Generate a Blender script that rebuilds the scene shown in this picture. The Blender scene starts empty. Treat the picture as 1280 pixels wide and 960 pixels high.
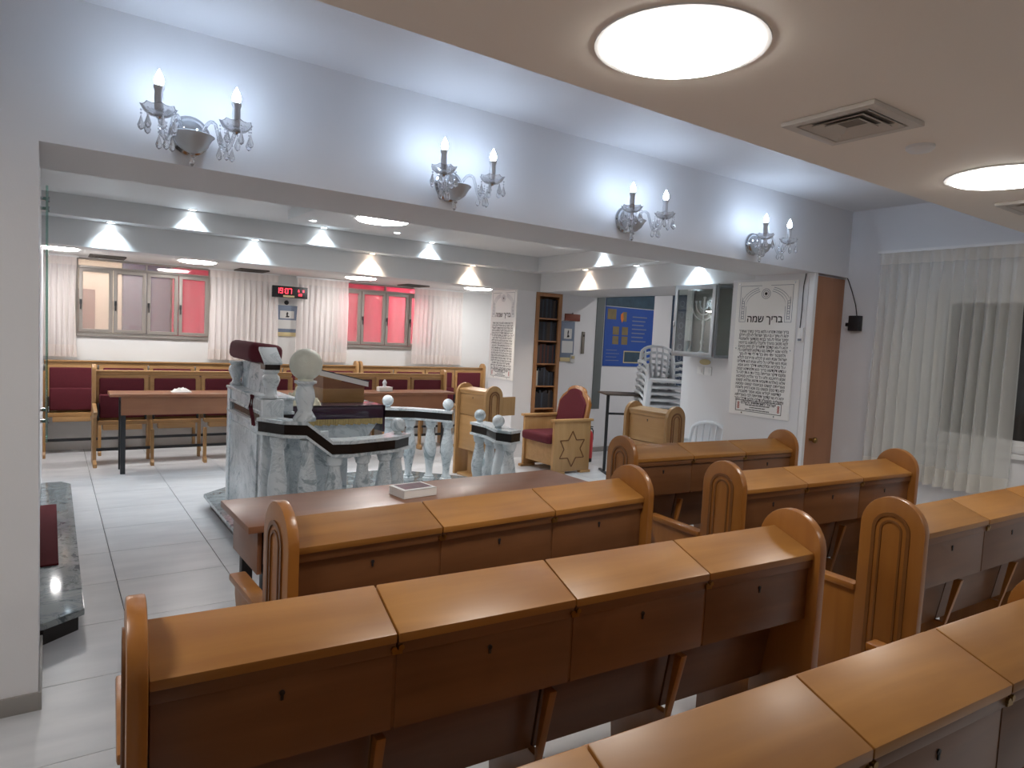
import bpy, bmesh, math, random
from mathutils import Vector, Matrix
random.seed(7)
SC = bpy.context.scene
COL = SC.collection
PI = math.pi

# ---------------------------------------------------------------- camera
FPX, YAW, PITCH, ROLL, CAMH = 841.164, 0.604, 0.069, 0.050, 1.6
def set_camera():
    fwd = Vector((math.sin(YAW)*math.cos(PITCH), math.cos(YAW)*math.cos(PITCH), -math.sin(PITCH)))
    right = Vector((math.cos(YAW), -math.sin(YAW), 0)); up = right.cross(fwd)
    r = math.cos(ROLL)*right + math.sin(ROLL)*up
    u = -math.sin(ROLL)*right + math.cos(ROLL)*up
    cd = bpy.data.cameras.new('camera'); co = bpy.data.objects.new('camera', cd); COL.objects.link(co)
    m = Matrix((r, u, -fwd)).transposed().to_4x4(); m.translation = (0, 0, CAMH)
    co.matrix_world = m
    cd.sensor_width = 36; cd.sensor_fit = 'HORIZONTAL'; cd.lens = 36*FPX/1280
    cd.clip_start = 0.02
    SC.camera = co
set_camera()
W = bpy.data.worlds.new('world'); SC.world = W; W.use_nodes = True
W.node_tree.nodes['Background'].inputs[0].default_value = (0.02, 0.025, 0.04, 1)
W.node_tree.nodes['Background'].inputs[1].default_value = 0.3
SC.view_settings.view_transform = 'Standard'; SC.view_settings.look = 'None'
SC.view_settings.gamma = 1.0; SC.view_settings.use_curve_mapping = False
SC.view_settings.exposure = 1.1
PANEL_NEAR, PANEL_FAR, BULB, SPOT, CORR = 14.0, 22.0, 50.0, 16.0, 32.0   # emission strengths / watts

# ---------------------------------------------------------------- materials
def srgb(r, g, b):
    f = lambda c: (c/255/12.92) if c/255 <= .04045 else ((c/255+.055)/1.055)**2.4
    return (f(r), f(g), f(b), 1)
MATS = {}
def base(name):
    m = bpy.data.materials.new(name); m.use_nodes = True
    MATS[name] = m
    return m, m.node_tree, m.node_tree.nodes['Principled BSDF']
def plain(name, col, rough=.6, metal=0, spec=.5, coat=0, noise=0, nscale=6, bump=0, bscale=80):
    m, nt, b = base(name)
    b.inputs['Base Color'].default_value = col
    b.inputs['Roughness'].default_value = rough; b.inputs['Metallic'].default_value = metal
    b.inputs['Specular IOR Level'].default_value = spec; b.inputs['Coat Weight'].default_value = coat
    if noise or bump:
        tc = nt.nodes.new('ShaderNodeTexCoord')
    if noise:
        n = nt.nodes.new('ShaderNodeTexNoise'); n.inputs['Scale'].default_value = nscale; n.inputs['Detail'].default_value = 5
        nt.links.new(tc.outputs['Object'], n.inputs['Vector'])
        mx = nt.nodes.new('ShaderNodeMix'); mx.data_type = 'RGBA'
        mx.inputs['A'].default_value = tuple(c*(1-noise) for c in col[:3])+(1,)
        mx.inputs['B'].default_value = tuple(min(1, c*(1+noise)) for c in col[:3])+(1,)
        nt.links.new(n.outputs['Fac'], mx.inputs['Factor']); nt.links.new(mx.outputs['Result'], b.inputs['Base Color'])
    if bump:
        n2 = nt.nodes.new('ShaderNodeTexNoise'); n2.inputs['Scale'].default_value = bscale
        nt.links.new(tc.outputs['Object'], n2.inputs['Vector'])
        bp = nt.nodes.new('ShaderNodeBump'); bp.inputs['Strength'].default_value = bump; bp.inputs['Distance'].default_value = .004
        nt.links.new(n2.outputs['Fac'], bp.inputs['Height']); nt.links.new(bp.outputs['Normal'], b.inputs['Normal'])
    return m
def wood(name, c1, c2, axis='X', rough=.3, coat=.3, scale=1.0, vary=.12):
    m, nt, b = base(name)
    tc = nt.nodes.new('ShaderNodeTexCoord'); mp = nt.nodes.new('ShaderNodeMapping')
    s = {'X': (1.2, 14, 14), 'Y': (14, 1.2, 14), 'Z': (14, 14, 1.2)}[axis]
    mp.inputs['Scale'].default_value = tuple(v*scale for v in s)
    oi = nt.nodes.new('ShaderNodeObjectInfo')
    add = nt.nodes.new('ShaderNodeVectorMath'); add.operation = 'MULTIPLY_ADD'
    add.inputs[1].default_value = (7, 7, 7)
    cmb = nt.nodes.new('ShaderNodeCombineXYZ')
    for i in range(3): nt.links.new(oi.outputs['Random'], cmb.inputs[i])
    nt.links.new(cmb.outputs[0], add.inputs[0]); nt.links.new(tc.outputs['Object'], add.inputs[2])
    nt.links.new(add.outputs[0], mp.inputs['Vector'])
    n = nt.nodes.new('ShaderNodeTexNoise'); n.inputs['Scale'].default_value = 1; n.inputs['Detail'].default_value = 6
    n.inputs['Distortion'].default_value = .8
    nt.links.new(mp.outputs[0], n.inputs['Vector'])
    n2 = nt.nodes.new('ShaderNodeTexNoise'); n2.inputs['Scale'].default_value = 3; n2.inputs['Detail'].default_value = 2
    nt.links.new(add.outputs[0], n2.inputs['Vector'])
    av = nt.nodes.new('ShaderNodeMix'); av.data_type = 'FLOAT'; av.inputs['Factor'].default_value = .45
    nt.links.new(n.outputs['Fac'], av.inputs[2]); nt.links.new(n2.outputs['Fac'], av.inputs[3])
    cr = nt.nodes.new('ShaderNodeValToRGB')
    cr.color_ramp.elements[0].position = .35; cr.color_ramp.elements[0].color = c1
    cr.color_ramp.elements[1].position = .65; cr.color_ramp.elements[1].color = c2
    nt.links.new(av.outputs[0], cr.inputs[0])
    hs = nt.nodes.new('ShaderNodeHueSaturation')
    mr = nt.nodes.new('ShaderNodeMapRange'); mr.inputs[3].default_value = 1-vary; mr.inputs[4].default_value = 1+vary
    nt.links.new(oi.outputs['Random'], mr.inputs[0]); nt.links.new(mr.outputs[0], hs.inputs['Value'])
    nt.links.new(cr.outputs[0], hs.inputs['Color']); nt.links.new(hs.outputs[0], b.inputs['Base Color'])
    b.inputs['Roughness'].default_value = rough; b.inputs['Coat Weight'].default_value = coat; b.inputs['Coat Roughness'].default_value = .25
    return m
def marble(name, c1, c2, rough=.2, scale=3.0):
    m, nt, b = base(name)
    tc = nt.nodes.new('ShaderNodeTexCoord'); oi = nt.nodes.new('ShaderNodeObjectInfo')
    cmb = nt.nodes.new('ShaderNodeCombineXYZ')
    for i in range(3): nt.links.new(oi.outputs['Random'], cmb.inputs[i])
    add = nt.nodes.new('ShaderNodeVectorMath'); add.operation = 'MULTIPLY_ADD'; add.inputs[1].default_value = (5, 3, 4)
    nt.links.new(cmb.outputs[0], add.inputs[0]); nt.links.new(tc.outputs['Object'], add.inputs[2])
    n = nt.nodes.new('ShaderNodeTexNoise'); n.inputs['Scale'].default_value = scale; n.inputs['Detail'].default_value = 8
    n.inputs['Roughness'].default_value = .65; n.inputs['Distortion'].default_value = 2.2
    nt.links.new(add.outputs[0], n.inputs['Vector'])
    cr = nt.nodes.new('ShaderNodeValToRGB'); e = cr.color_ramp.elements
    e[0].position = .38; e[0].color = c1; e[1].position = .60; e[1].color = c2
    x = e.new(.46); x.color = c2
    x = e.new(.50); x.color = tuple(.5*(a+q) for a, q in zip(c1, c2))
    x = e.new(.53); x.color = c2
    nt.links.new(n.outputs['Fac'], cr.inputs[0]); nt.links.new(cr.outputs[0], b.inputs['Base Color'])
    b.inputs['Roughness'].default_value = rough
    return m
def emit(name, col, strength):
    m, nt, b = base(name)
    b.inputs['Base Color'].default_value = col
    b.inputs['Emission Color'].default_value = col; b.inputs['Emission Strength'].default_value = strength
    return m
def glass(name, tint=(1, 1, 1, 1), transp=.85, rough=.02, haze=None):
    m, nt, b = base(name); nt.nodes.remove(b)
    out = nt.nodes['Material Output']
    t = nt.nodes.new('ShaderNodeBsdfTransparent'); t.inputs[0].default_value = tint
    g = nt.nodes.new('ShaderNodeBsdfGlossy'); g.inputs['Roughness'].default_value = rough
    mx = nt.nodes.new('ShaderNodeMixShader'); mx.inputs[0].default_value = 1-transp
    nt.links.new(t.outputs[0], mx.inputs[1]); nt.links.new(g.outputs[0], mx.inputs[2])
    last = mx
    if haze:
        d = nt.nodes.new('ShaderNodeBsdfTranslucent'); d.inputs[0].default_value = haze[0]
        m2 = nt.nodes.new('ShaderNodeMixShader'); m2.inputs[0].default_value = haze[1]
        nt.links.new(mx.outputs[0], m2.inputs[1]); nt.links.new(d.outputs[0], m2.inputs[2]); last = m2
    nt.links.new(last.outputs[0], out.inputs['Surface'])
    return m
def sheer(name, col, transp, bscale=60):
    m, nt, b = base(name); nt.nodes.remove(b)
    out = nt.nodes['Material Output']
    t = nt.nodes.new('ShaderNodeBsdfTransparent')
    d = nt.nodes.new('ShaderNodeBsdfDiffuse'); d.inputs[0].default_value = col
    tr = nt.nodes.new('ShaderNodeBsdfTranslucent'); tr.inputs[0].default_value = col
    m1 = nt.nodes.new('ShaderNodeMixShader'); m1.inputs[0].default_value = .45
    m2 = nt.nodes.new('ShaderNodeMixShader'); m2.inputs[0].default_value = 1-transp
    nt.links.new(d.outputs[0], m1.inputs[1]); nt.links.new(tr.outputs[0], m1.inputs[2])
    nt.links.new(t.outputs[0], m2.inputs[1]); nt.links.new(m1.outputs[0], m2.inputs[2])
    nt.links.new(m2.outputs[0], out.inputs['Surface'])
    return m

plain('wall', srgb(226, 226, 228), .55, noise=.02, nscale=2, bump=.06, bscale=120)
plain('wall_warm', srgb(222, 223, 222), .6, noise=.02, nscale=2)
plain('ceiling', srgb(244, 236, 226), .75)
plain('tray', srgb(214, 214, 214), .6)
plain('grout', srgb(70, 68, 66), .9)
plain('white_paint', srgb(235, 235, 235), .4)
plain('base_stone', srgb(150, 146, 142), .4, noise=.15)
def tile_mat():
    m, nt, b = base('tile')
    tc = nt.nodes.new('ShaderNodeTexCoord'); oi = nt.nodes.new('ShaderNodeObjectInfo')
    mp = nt.nodes.new('ShaderNodeMapping'); mp.inputs['Scale'].default_value = (1, 4, 1)
    cmb = nt.nodes.new('ShaderNodeCombineXYZ')
    for i in range(3): nt.links.new(oi.outputs['Random'], cmb.inputs[i])
    add = nt.nodes.new('ShaderNodeVectorMath'); add.operation = 'MULTIPLY_ADD'; add.inputs[1].default_value = (9, 9, 9)
    nt.links.new(cmb.outputs[0], add.inputs[0]); nt.links.new(tc.outputs['Object'], add.inputs[2])
    nt.links.new(add.outputs[0], mp.inputs[0])
    n = nt.nodes.new('ShaderNodeTexNoise'); n.inputs['Scale'].default_value = 2.2; n.inputs['Detail'].default_value = 7
    nt.links.new(mp.outputs[0], n.inputs['Vector'])
    cr = nt.nodes.new('ShaderNodeValToRGB'); e = cr.color_ramp.elements
    e[0].position = .3; e[0].color = srgb(194, 196, 199); e[1].position = .7; e[1].color = srgb(212, 213, 215)
    nt.links.new(n.outputs['Fac'], cr.inputs[0]); nt.links.new(cr.outputs[0], b.inputs['Base Color'])
    b.inputs['Roughness'].default_value = .32
tile_mat()
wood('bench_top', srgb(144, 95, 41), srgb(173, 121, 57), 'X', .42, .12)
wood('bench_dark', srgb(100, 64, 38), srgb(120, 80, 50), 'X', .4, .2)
wood('bench_side', srgb(146, 92, 38), srgb(164, 108, 48), 'Z', .32, .35)
wood('oak', srgb(160, 120, 72), srgb(182, 142, 94), 'X', .42, .15)
wood('oak_v', srgb(160, 120, 72), srgb(182, 142, 94), 'Z', .42, .15)
wood('table_top', srgb(132, 88, 64), srgb(152, 106, 78), 'X', .35, .2, .7)
wood('door_wood', srgb(158, 108, 76), srgb(174, 122, 88), 'Z', .5, .1, .6)
wood('case_wood', srgb(150, 104, 66), srgb(176, 128, 86), 'Z', .4, .2)
marble('marble', srgb(166, 180, 187), srgb(230, 237, 241))
marble('marble_dark', srgb(92, 102, 108), srgb(158, 166, 168), .12, 5)
plain('black_stone', srgb(38, 32, 30), .18)
plain('black_metal', srgb(34, 36, 40), .4)
plain('black_plastic', srgb(26, 26, 30), .4)
plain('burgundy', srgb(88, 18, 32), .85, noise=.15, nscale=40)
plain('rug', srgb(84, 10, 20), 1, noise=.6, nscale=90, bump=.8, bscale=220)
plain('velvet', srgb(52, 28, 56), .3, noise=.3, nscale=9, coat=.9)
plain('gold', srgb(190, 168, 112), .55, noise=.3, nscale=60)
plain('lace', srgb(222, 214, 190), .8, noise=.1, nscale=30)
plain('chrome', srgb(200, 204, 208), .12, metal=1)
plain('silver', srgb(214, 216, 218), .28, metal=1)
plain('bowl_glass', srgb(206, 212, 218), .25, metal=.25)
plain('brass', srgb(150, 120, 70), .35, metal=1)
plain('alu', srgb(168, 172, 176), .35, metal=.6)
plain('win_alu', srgb(150, 144, 138), .45, metal=.3)
plain('plastic_white', srgb(226, 230, 234), .35)
plain('paper', srgb(244, 243, 240), .6)
plain('ink', srgb(40, 36, 36), .8)
plain('ink_faint', srgb(130, 134, 148), .8)
plain('ink_red', srgb(170, 60, 46), .8)
plain('poster_blue', srgb(36, 78, 160), .5, noise=.15, nscale=3)
plain('poster_dark', srgb(52, 76, 92), .5, noise=.5, nscale=9)
plain('poster_navy', srgb(44, 62, 84), .45, noise=.5, nscale=14)
plain('poster_gold', srgb(128, 112, 76), .6, noise=.3, nscale=12)
plain('poster_orange', srgb(216, 120, 48), .6)
plain('grey_panel', srgb(104, 110, 110), .6)
plain('cal_blue', srgb(116, 128, 148), .6, noise=.2, nscale=6)
plain('cal_pale', srgb(206, 206, 204), .6)
plain('cal_gold', srgb(200, 184, 140), .6)
plain('red_brown', srgb(130, 66, 46), .5)
plain('extinguisher_red', srgb(190, 52, 56), .3)
plain('globe', srgb(232, 234, 220), .5, noise=.06, nscale=30, bump=.5, bscale=60)
plain('outside_red', srgb(214, 52, 92), .8, noise=.2, nscale=3)
plain('outside_blue', srgb(74, 84, 108), .7, noise=.15, nscale=3)
plain('outside_cream', srgb(240, 226, 206), .8)
plain('outside_brown', srgb(148, 118, 106), .8)
plain('book_a', srgb(44, 44, 50), .6); plain('book_b', srgb(70, 58, 50), .6); plain('book_c', srgb(58, 66, 78), .6)
plain('book_d', srgb(86, 46, 40), .6); plain('book_e', srgb(206, 202, 192), .6)
plain('cover_print', srgb(96, 50, 62), .5, noise=.8, nscale=30)
plain('candle', srgb(196, 196, 198), .4, metal=.3)
glass('glass', (.95, .98, .97, 1), .94, .0)
glass('glass_edge', (.55, .8, .74, 1), .7)
glass('win_glass', (.97, .96, .96, 1), .93, .05, ((.9, .86, .88, 1), .15))
glass('night_glass', (.25, .24, .24, 1), .86, .03)
def crystal():
    m, nt, b = base('crystal')
    b.inputs['Base Color'].default_value = (.95, .97, 1, 1); b.inputs['Transmission Weight'].default_value = .8
    b.inputs['Roughness'].default_value = .06; b.inputs['IOR'].default_value = 1.45
crystal()
sheer('sheer', srgb(244, 244, 240), .36)
sheer('sheer_far', srgb(246, 240, 238), .14)
emit('panel_near', srgb(255, 250, 243), PANEL_NEAR)
emit('panel_far', srgb(255, 252, 250), PANEL_FAR)
emit('bulb', srgb(208, 229, 255), BULB)
emit('spot_face', srgb(240, 250, 255), 12)
emit('spot_face_warm', srgb(255, 226, 200), 12)
emit('led_red', (1, .05, .08, 1), 1.6)
emit('corridor_lamp', srgb(255, 244, 232), CORR)

# ---------------------------------------------------------------- mesh builder
class MB:
    def __init__(s): s.v = []; s.f = []
    def quad(s, a, b, c, d):
        i = len(s.v); s.v += [a, b, c, d]; s.f.append((i, i+1, i+2, i+3)); return s
    def box(s, x0, x1, y0, y1, z0, z1):
        i = len(s.v)
        s.v += [(x0,y0,z0),(x1,y0,z0),(x1,y1,z0),(x0,y1,z0),(x0,y0,z1),(x1,y0,z1),(x1,y1,z1),(x0,y1,z1)]
        for f in ((0,3,2,1),(4,5,6,7),(0,1,5,4),(1,2,6,5),(2,3,7,6),(3,0,4,7)): s.f.append(tuple(i+k for k in f))
        return s
    def hexa(s, pts):       # 8 points: bottom 4 ccw, top 4 ccw
        i = len(s.v); s.v += [tuple(p) for p in pts]
        for f in ((0,3,2,1),(4,5,6,7),(0,1,5,4),(1,2,6,5),(2,3,7,6),(3,0,4,7)): s.f.append(tuple(i+k for k in f))
        return s
    def prism(s, poly, axis, a, b):   # poly: 2D list; axis 'X': (y,z), 'Y': (x,z), 'Z': (x,y)
        mk = {'X': lambda p, t: (t, p[0], p[1]), 'Y': lambda p, t: (p[0], t, p[1]), 'Z': lambda p, t: (p[0], p[1], t)}[axis]
        i = len(s.v); n = len(poly)
        s.v += [mk(p, a) for p in poly] + [mk(p, b) for p in poly]
        s.f.append(tuple(range(i+n-1, i-1, -1))); s.f.append(tuple(range(i+n, i+2*n)))
        for k in range(n): s.f.append((i+k, i+(k+1) % n, i+n+(k+1) % n, i+n+k))
        return s
    def ring(s, outer, inner, axis, a, b):   # frame between two equal-length outlines
        mk = {'X': lambda p, t: (t, p[0], p[1]), 'Y': lambda p, t: (p[0], t, p[1]), 'Z': lambda p, t: (p[0], p[1], t)}[axis]
        i = len(s.v); n = len(outer)
        for L, t in ((outer, a), (inner, a), (outer, b), (inner, b)): s.v += [mk(p, t) for p in L]
        for k in range(n):
            j = (k+1) % n
            s.f += [(i+k, i+n+k, i+n+j, i+j), (i+2*n+k, i+2*n+j, i+3*n+j, i+3*n+k), (i+k, i+j, i+2*n+j, i+2*n+k), (i+n+k, i+3*n+k, i+3*n+j, i+n+j)]
        return s
    def lathe(s, prof, c=(0,0,0), n=20, rot=None):
        i = len(s.v); m = len(prof)
        for r, z in prof:
            for k in range(n):
                a = 2*PI*k/n; p = Vector((r*math.cos(a), r*math.sin(a), z))
                if rot: p = rot @ p
                s.v.append((p.x+c[0], p.y+c[1], p.z+c[2]))
        for j in range(m-1):
            for k in range(n):
                q = (k+1) % n; s.f.append((i+j*n+k, i+j*n+q, i+(j+1)*n+q, i+(j+1)*n+k))
        s.f.append(tuple(i+k for k in range(n-1, -1, -1))); s.f.append(tuple(i+(m-1)*n+k for k in range(n)))
        return s
    def sphere(s, c, r, n=20, m=12, sz=1):
        prof = [(max(1e-4, r*math.sin(PI*j/m)), -r*math.cos(PI*j/m)*sz) for j in range(m+1)]
        return s.lathe(prof, c, n)
    def tube(s, pts, r, n=8):
        pts = [Vector(p) for p in pts]; i = len(s.v); m = len(pts)
        rr = r if isinstance(r, (list, tuple)) else [r]*m
        for j, p in enumerate(pts):
            t = (pts[min(j+1, m-1)]-pts[max(j-1, 0)]).normalized()
            u = t.cross(Vector((0, 0, 1)));
            if u.length < 1e-3: u = t.cross(Vector((0, 1, 0)))
            u.normalize(); w = u.cross(t)
            for k in range(n):
                a = 2*PI*k/n; q = p+(u*math.cos(a)+w*math.sin(a))*rr[j]; s.v.append(tuple(q))
        for j in range(m-1):
            for k in range(n):
                q = (k+1) % n; s.f.append((i+j*n+k, i+j*n+q, i+(j+1)*n+q, i+(j+1)*n+k))
        s.f.append(tuple(i+k for k in range(n-1, -1, -1))); s.f.append(tuple(i+(m-1)*n+k for k in range(n)))
        return s
    def mesh(s, name, mat=None, smooth=False, bevel=0, seg=2):
        me = bpy.data.meshes.new(name); me.from_pydata(s.v, [], s.f)
        bm = bmesh.new(); bm.from_mesh(me); bmesh.ops.recalc_face_normals(bm, faces=bm.faces)
        if bevel:
            es = [e for e in bm.edges if len(e.link_faces) == 2 and e.calc_face_angle(0) > .6]
            bmesh.ops.bevel(bm, geom=es, offset=bevel, segments=seg, affect='EDGES', profile=.6, clamp_overlap=True)
        if smooth or bevel:
            for f in bm.faces: f.smooth = True
        bm.to_mesh(me); bm.free()
        if smooth or bevel:
            try: me.set_sharp_from_angle(angle=.7)
            except Exception: pass
        if mat: me.materials.append(MATS[mat])
        return me
    def out(s, name, mat, parent=None, smooth=False, bevel=0, seg=2, loc=(0,0,0), rot=(0,0,0)):
        return link(name, s.mesh(name, mat, smooth, bevel, seg), parent, loc, rot)
def link(name, me, parent=None, loc=(0,0,0), rot=(0,0,0)):
    o = bpy.data.objects.new(name, me); COL.objects.link(o)
    o.parent = parent; o.location = loc; o.rotation_euler = rot
    return o
CACHE = {}
def part(key, name, build, mat, parent, loc=(0,0,0), rot=(0,0,0), **kw):
    if key not in CACHE:
        mb = MB(); build(mb); CACHE[key] = mb.mesh(name, mat, **kw)
    return link(name, CACHE[key], parent, loc, rot)
def tag(o, label, cat, group=None):
    o['label'] = label; o['category'] = cat
    if group: o['group'] = group
    return o
def thing(name, label, cat, loc=(0,0,0), rz=0, group=None):
    o = bpy.data.objects.new(name, None); COL.objects.link(o); o.empty_display_size = .1
    o.location = loc; o.rotation_euler = (0, 0, rz)
    return tag(o, label, cat, group)
def struct(o):
    o['kind'] = 'structure'; return o
def copy_tree(o, parent=None):
    c = o.copy(); COL.objects.link(c); c.parent = parent
    for ch in list(o.children): copy_tree(ch, c)
    return c
def rect(x0, x1, y0, y1): return [(x0, y0), (x1, y0), (x1, y1), (x0, y1)]
def circ(cx, cy, r, n=40): return [(cx+r*math.cos(2*PI*k/n), cy+r*math.sin(2*PI*k/n)) for k in range(n)]
def arch(x0, x1, z0, z1, n=14):       # rounded-top outline, total top z1
    r = (x1-x0)/2; c = (x0+x1)/2; h = min(r, z1-z0)
    return [(x0, z0), (x1, z0)] + [(c+r*math.cos(PI*k/n), z1-h+h*math.sin(PI*k/n)) for k in range(n+1)]
def spot(name, loc, col, watts, angle, parent=None, blend=.35, target=(0, 0, -1), radius=.02):
    l = bpy.data.lights.new(name, 'SPOT'); l.color = col; l.energy = watts; l.spot_size = angle; l.spot_blend = blend
    l.shadow_soft_size = radius
    o = bpy.data.objects.new(name, l); COL.objects.link(o); o.parent = parent; o.location = loc
    o.rotation_euler = Vector(target).to_track_quat('-Z', 'Y').to_euler()
    return o
def text_mesh(s, size, align='CENTER', rtl=True, spacing=1.0):
    cu = bpy.data.curves.new('lettering', 'FONT'); cu.body = s[::-1] if rtl else s
    cu.size = size; cu.align_x = align; cu.resolution_u = 2; cu.space_character = spacing; cu.offset = size*.018
    o = bpy.data.objects.new('lettering', cu); COL.objects.link(o)
    bpy.context.view_layer.update()
    me = bpy.data.meshes.new_from_object(o)
    bpy.data.objects.remove(o); bpy.data.curves.remove(cu)
    return me
def merge_text(items, mat, name='lettering'):     # items: (mesh, x, z) in plane, x to the right, z up, facing -Y
    vs, fs = [], []
    for me, x, z in items:
        i = len(vs)
        vs += [(v.co.x+x, 0, v.co.y+z) for v in me.vertices]
        fs += [tuple(i+k for k in p.vertices) for p in me.polygons]
    m = bpy.data.meshes.new(name); m.from_pydata(vs, [], fs); m.materials.append(MATS[mat])
    return m

# ---------------------------------------------------------------- setting: key dimensions
YW = 3.218          # face of the wall with the sconces
YB = 3.80           # back of that beam
ZB = 2.26           # underside of the beam
ZN = 2.50           # lower ceiling near the camera
YE = 1.92           # edge of the lower near ceiling
ZR = 2.82           # recess ceiling over the sconces
XR = 5.69           # right wall
XL = -0.06          # left wall of the far room
YF = 9.5            # far wall
YT, XT = 7.3, 5.42  # faces of the lower tray step
ZT0, ZT1, ZT2 = 2.225, 2.465, 2.65
ZO = 2.30           # outer soffit
NX0, NX1, NY0 = -2.4, XR, -3.2
AX1 = 8.6           # far end of the side alcove
YC = 7.3            # calendar wall

# floor with separate tiles
fl = struct(MB().box(NX0-.1, AX1+.1, NY0-.1, YF+.1, -.06, -.008).out('floor', 'grout'))
TS, TY = .612, .6135
k0 = int(math.floor((NX0-.343)/TS)); k1 = int(math.ceil((AX1-.343)/TS))
j0 = int(math.floor((NY0-2.785)/TY)); j1 = int(math.ceil((YF-2.785)/TY))
for j in range(j0, j1):
    for k in range(k0, k1):
        x, y = .343+k*TS, 2.785+j*TY
        if x > XR and y < 4.0: continue
        if y < -1.2 or (x < -.7 and (y > 3.3 or y < 0)): continue
        part('tile', 'tile', lambda m: m.box(.002, TS-.002, .002, TY-.002, -.008, 0), 'tile', fl, (x, y, 0), bevel=.001, seg=1)
sub = MB()      # screed under the few tiles that are out of sight
sub.box(NX0, AX1, NY0, -1.2, -.008, -.001); sub.box(NX0, -.7, 4.0, YF, -.008, -.001)
sub.out('screed', 'base_stone', fl)

# near room shell
struct(MB().box(NX0-.1, NX0, NY0, YW, 0, ZN+.4).out('wall_near_left', 'wall'))
struct(MB().box(NX0, XR, NY0-.1, NY0, 0, ZN+.4).out('wall_near_back', 'wall'))
wl = struct(MB().box(NX0, -.035, YW, YB, 0, 3.0).out('wall_left', 'wall'))
struct(MB().box(NX0, -.033, YW-.012, YW, 0, .075).box(-.035, -.023, YW-.012, YB, 0, .075).out('baseboard_left', 'base_stone', bevel=.003))
struct(MB().box(-.035, XR, YW, YB, ZB, 3.0).out('wall_sconce_beam', 'wall'))
# right wall with window opening
WY0, WY1, WZ0, WZ1 = .2, 2.50, .95, 2.12
m = MB(); m.box(XR, XR+.2, NY0, WY0, 0, 3); m.box(XR, XR+.2, WY1, 3.9, 0, 3); m.box(XR, XR+.2, WY0, WY1, 0, WZ0); m.box(XR, XR+.2, WY0, WY1, WZ1, 3)
struct(m.out('wall_right', 'wall'))
struct(MB().box(NX0, XR, NY0, YE, ZN, ZN+.3).out('ceiling', 'ceiling'))
struct(MB().box(NX0, XR, YE, YW, ZR, ZR+.1).out('ceiling_recess', 'wall'))
# far room shell
struct(MB().box(XL-.1, XL, YB, YF, 0, 2.9).out('wall_left_far', 'wall'))
struct(MB().box(XL, 5.42, YB, YT-.2, ZT2, ZT2+.1).out('ceiling_tray', 'tray'))
m = MB()
m.box(XL, XT-.2, YT-.2, YT, ZT1, ZT2+.05)        # upper step, far
m.box(XT-.2, XT, YB, YT, ZT1, ZT2+.05)           # upper step, right
struct(m.out('ceiling_upper_step', 'tray'))
m = MB()
m.box(XL, XT, YT, YT+.28, ZT0, ZT1+.1); m.box(XT, XT+.28, YB, YT+.28, ZT0, ZT1+.1)
struct(m.out('ceiling_lower_step', 'tray'))
struct(MB().box(6.3, 6.4, YC+.2, YF, 0, 2.5).out('wall_far_right', 'wall'))
m = MB(); m.box(XL, 6.3, YT+.28, YF, ZO, ZO+.2)
struct(m.out('ceiling_far_soffit', 'wall_warm'))
m = MB(); m.box(XT+.28, 6.45, YB, YC, ZT0, ZT0+.2)
struct(m.out('ceiling_alcove_soffit', 'tray'))
struct(MB().box(6.45, AX1, YB, YC+.05, 2.75, 2.85).out('ceiling_alcove', 'wall'))
struct(MB().box(6.40, 6.45, YB, YC, ZT0, 2.75).out('wall_alcove_header', 'wall'))
# far wall with two windows
FW = [(.25, 1.74, 1.385, 2.29), (3.38, 4.98, 1.36, 2.29)]
m = MB()
xs = XL
for a, b, z0, z1 in FW:
    m.box(xs, a, YF, YF+.2, 0, 2.5); m.box(a, b, YF, YF+.2, 0, z0); m.box(a, b, YF, YF+.2, z1, 2.5); xs = b
m.box(xs, 6.3, YF, YF+.2, 0, 2.5)
struct(m.out('wall_far', 'wall_warm'))
# right-hand pier with the first prayer board, bookcase wall and alcove
BX0, BX1, BZ1 = 5.36, 5.80, 2.224
m = MB()
m.box(5.05, BX0, YC, YC+.6, 0, ZT0); m.box(BX0, BX1, YC+.30, YC+.6, 0, ZT0); m.box(BX1, 6.45, YC, YC+.2, 0, ZT0); m.box(6.45, AX1, YC, YC+.2, 0, 2.8)
m.box(5.05, BX0, YC+.28, YC+.6, ZT0, 2.36)
struct(m.out('wall_bookcase', 'wall'))
struct(MB().box(AX1, AX1+.1, YB, YC+.2, 0, 2.85).out('wall_alcove_end', 'wall'))
struct(MB().box(XR, AX1, YB-.1, YB, 0, 2.85).out('wall_alcove_near', 'wall'))
# short wall with the big prayer board
XP, XQ = 5.21, 5.62
m = MB(); m.box(XP, XR, YW+.06, YB, 0, ZB); m.box(XP, XP+.16, YB, 4.03, 0, ZT0); m.box(XQ, XQ+.3, YB, 4.93, 0, ZT0)
struct(m.out('wall_prayer_board', 'wall'))
struct(MB().box(BX1, AX1, YC-.012, YC, 0, .07).out('baseboard_alcove', 'base_stone'))
struct(MB().box(XR-.012, XR, -1, 3.2, 0, .075).out('baseboard_right', 'base_stone'))
# door under the beam
dr = thing('door_1', 'plain brown wooden cupboard door under the end of the beam', 'door'); dr['kind'] = 'structure'; del dr['category']
MB().box(XP+.045, XR-.004, YW+.02, YW+.055, .01, ZB-.02).out('door_leaf', 'door_wood', dr, bevel=.003)
MB().box(XP+.001, XP+.042, YW+.005, YW+.058, 0, ZB-.001).out('door_frame', 'white_paint', dr, bevel=.003)
k = MB().lathe([(.012, 0), (.012, .03), (.024, .04), (.026, .055), (.016, .066)], (XP+.13, YW+.02, .86), 16, Matrix.Rotation(PI/2, 3, 'X')).out('door_knob', 'brass', dr, smooth=True)

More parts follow.
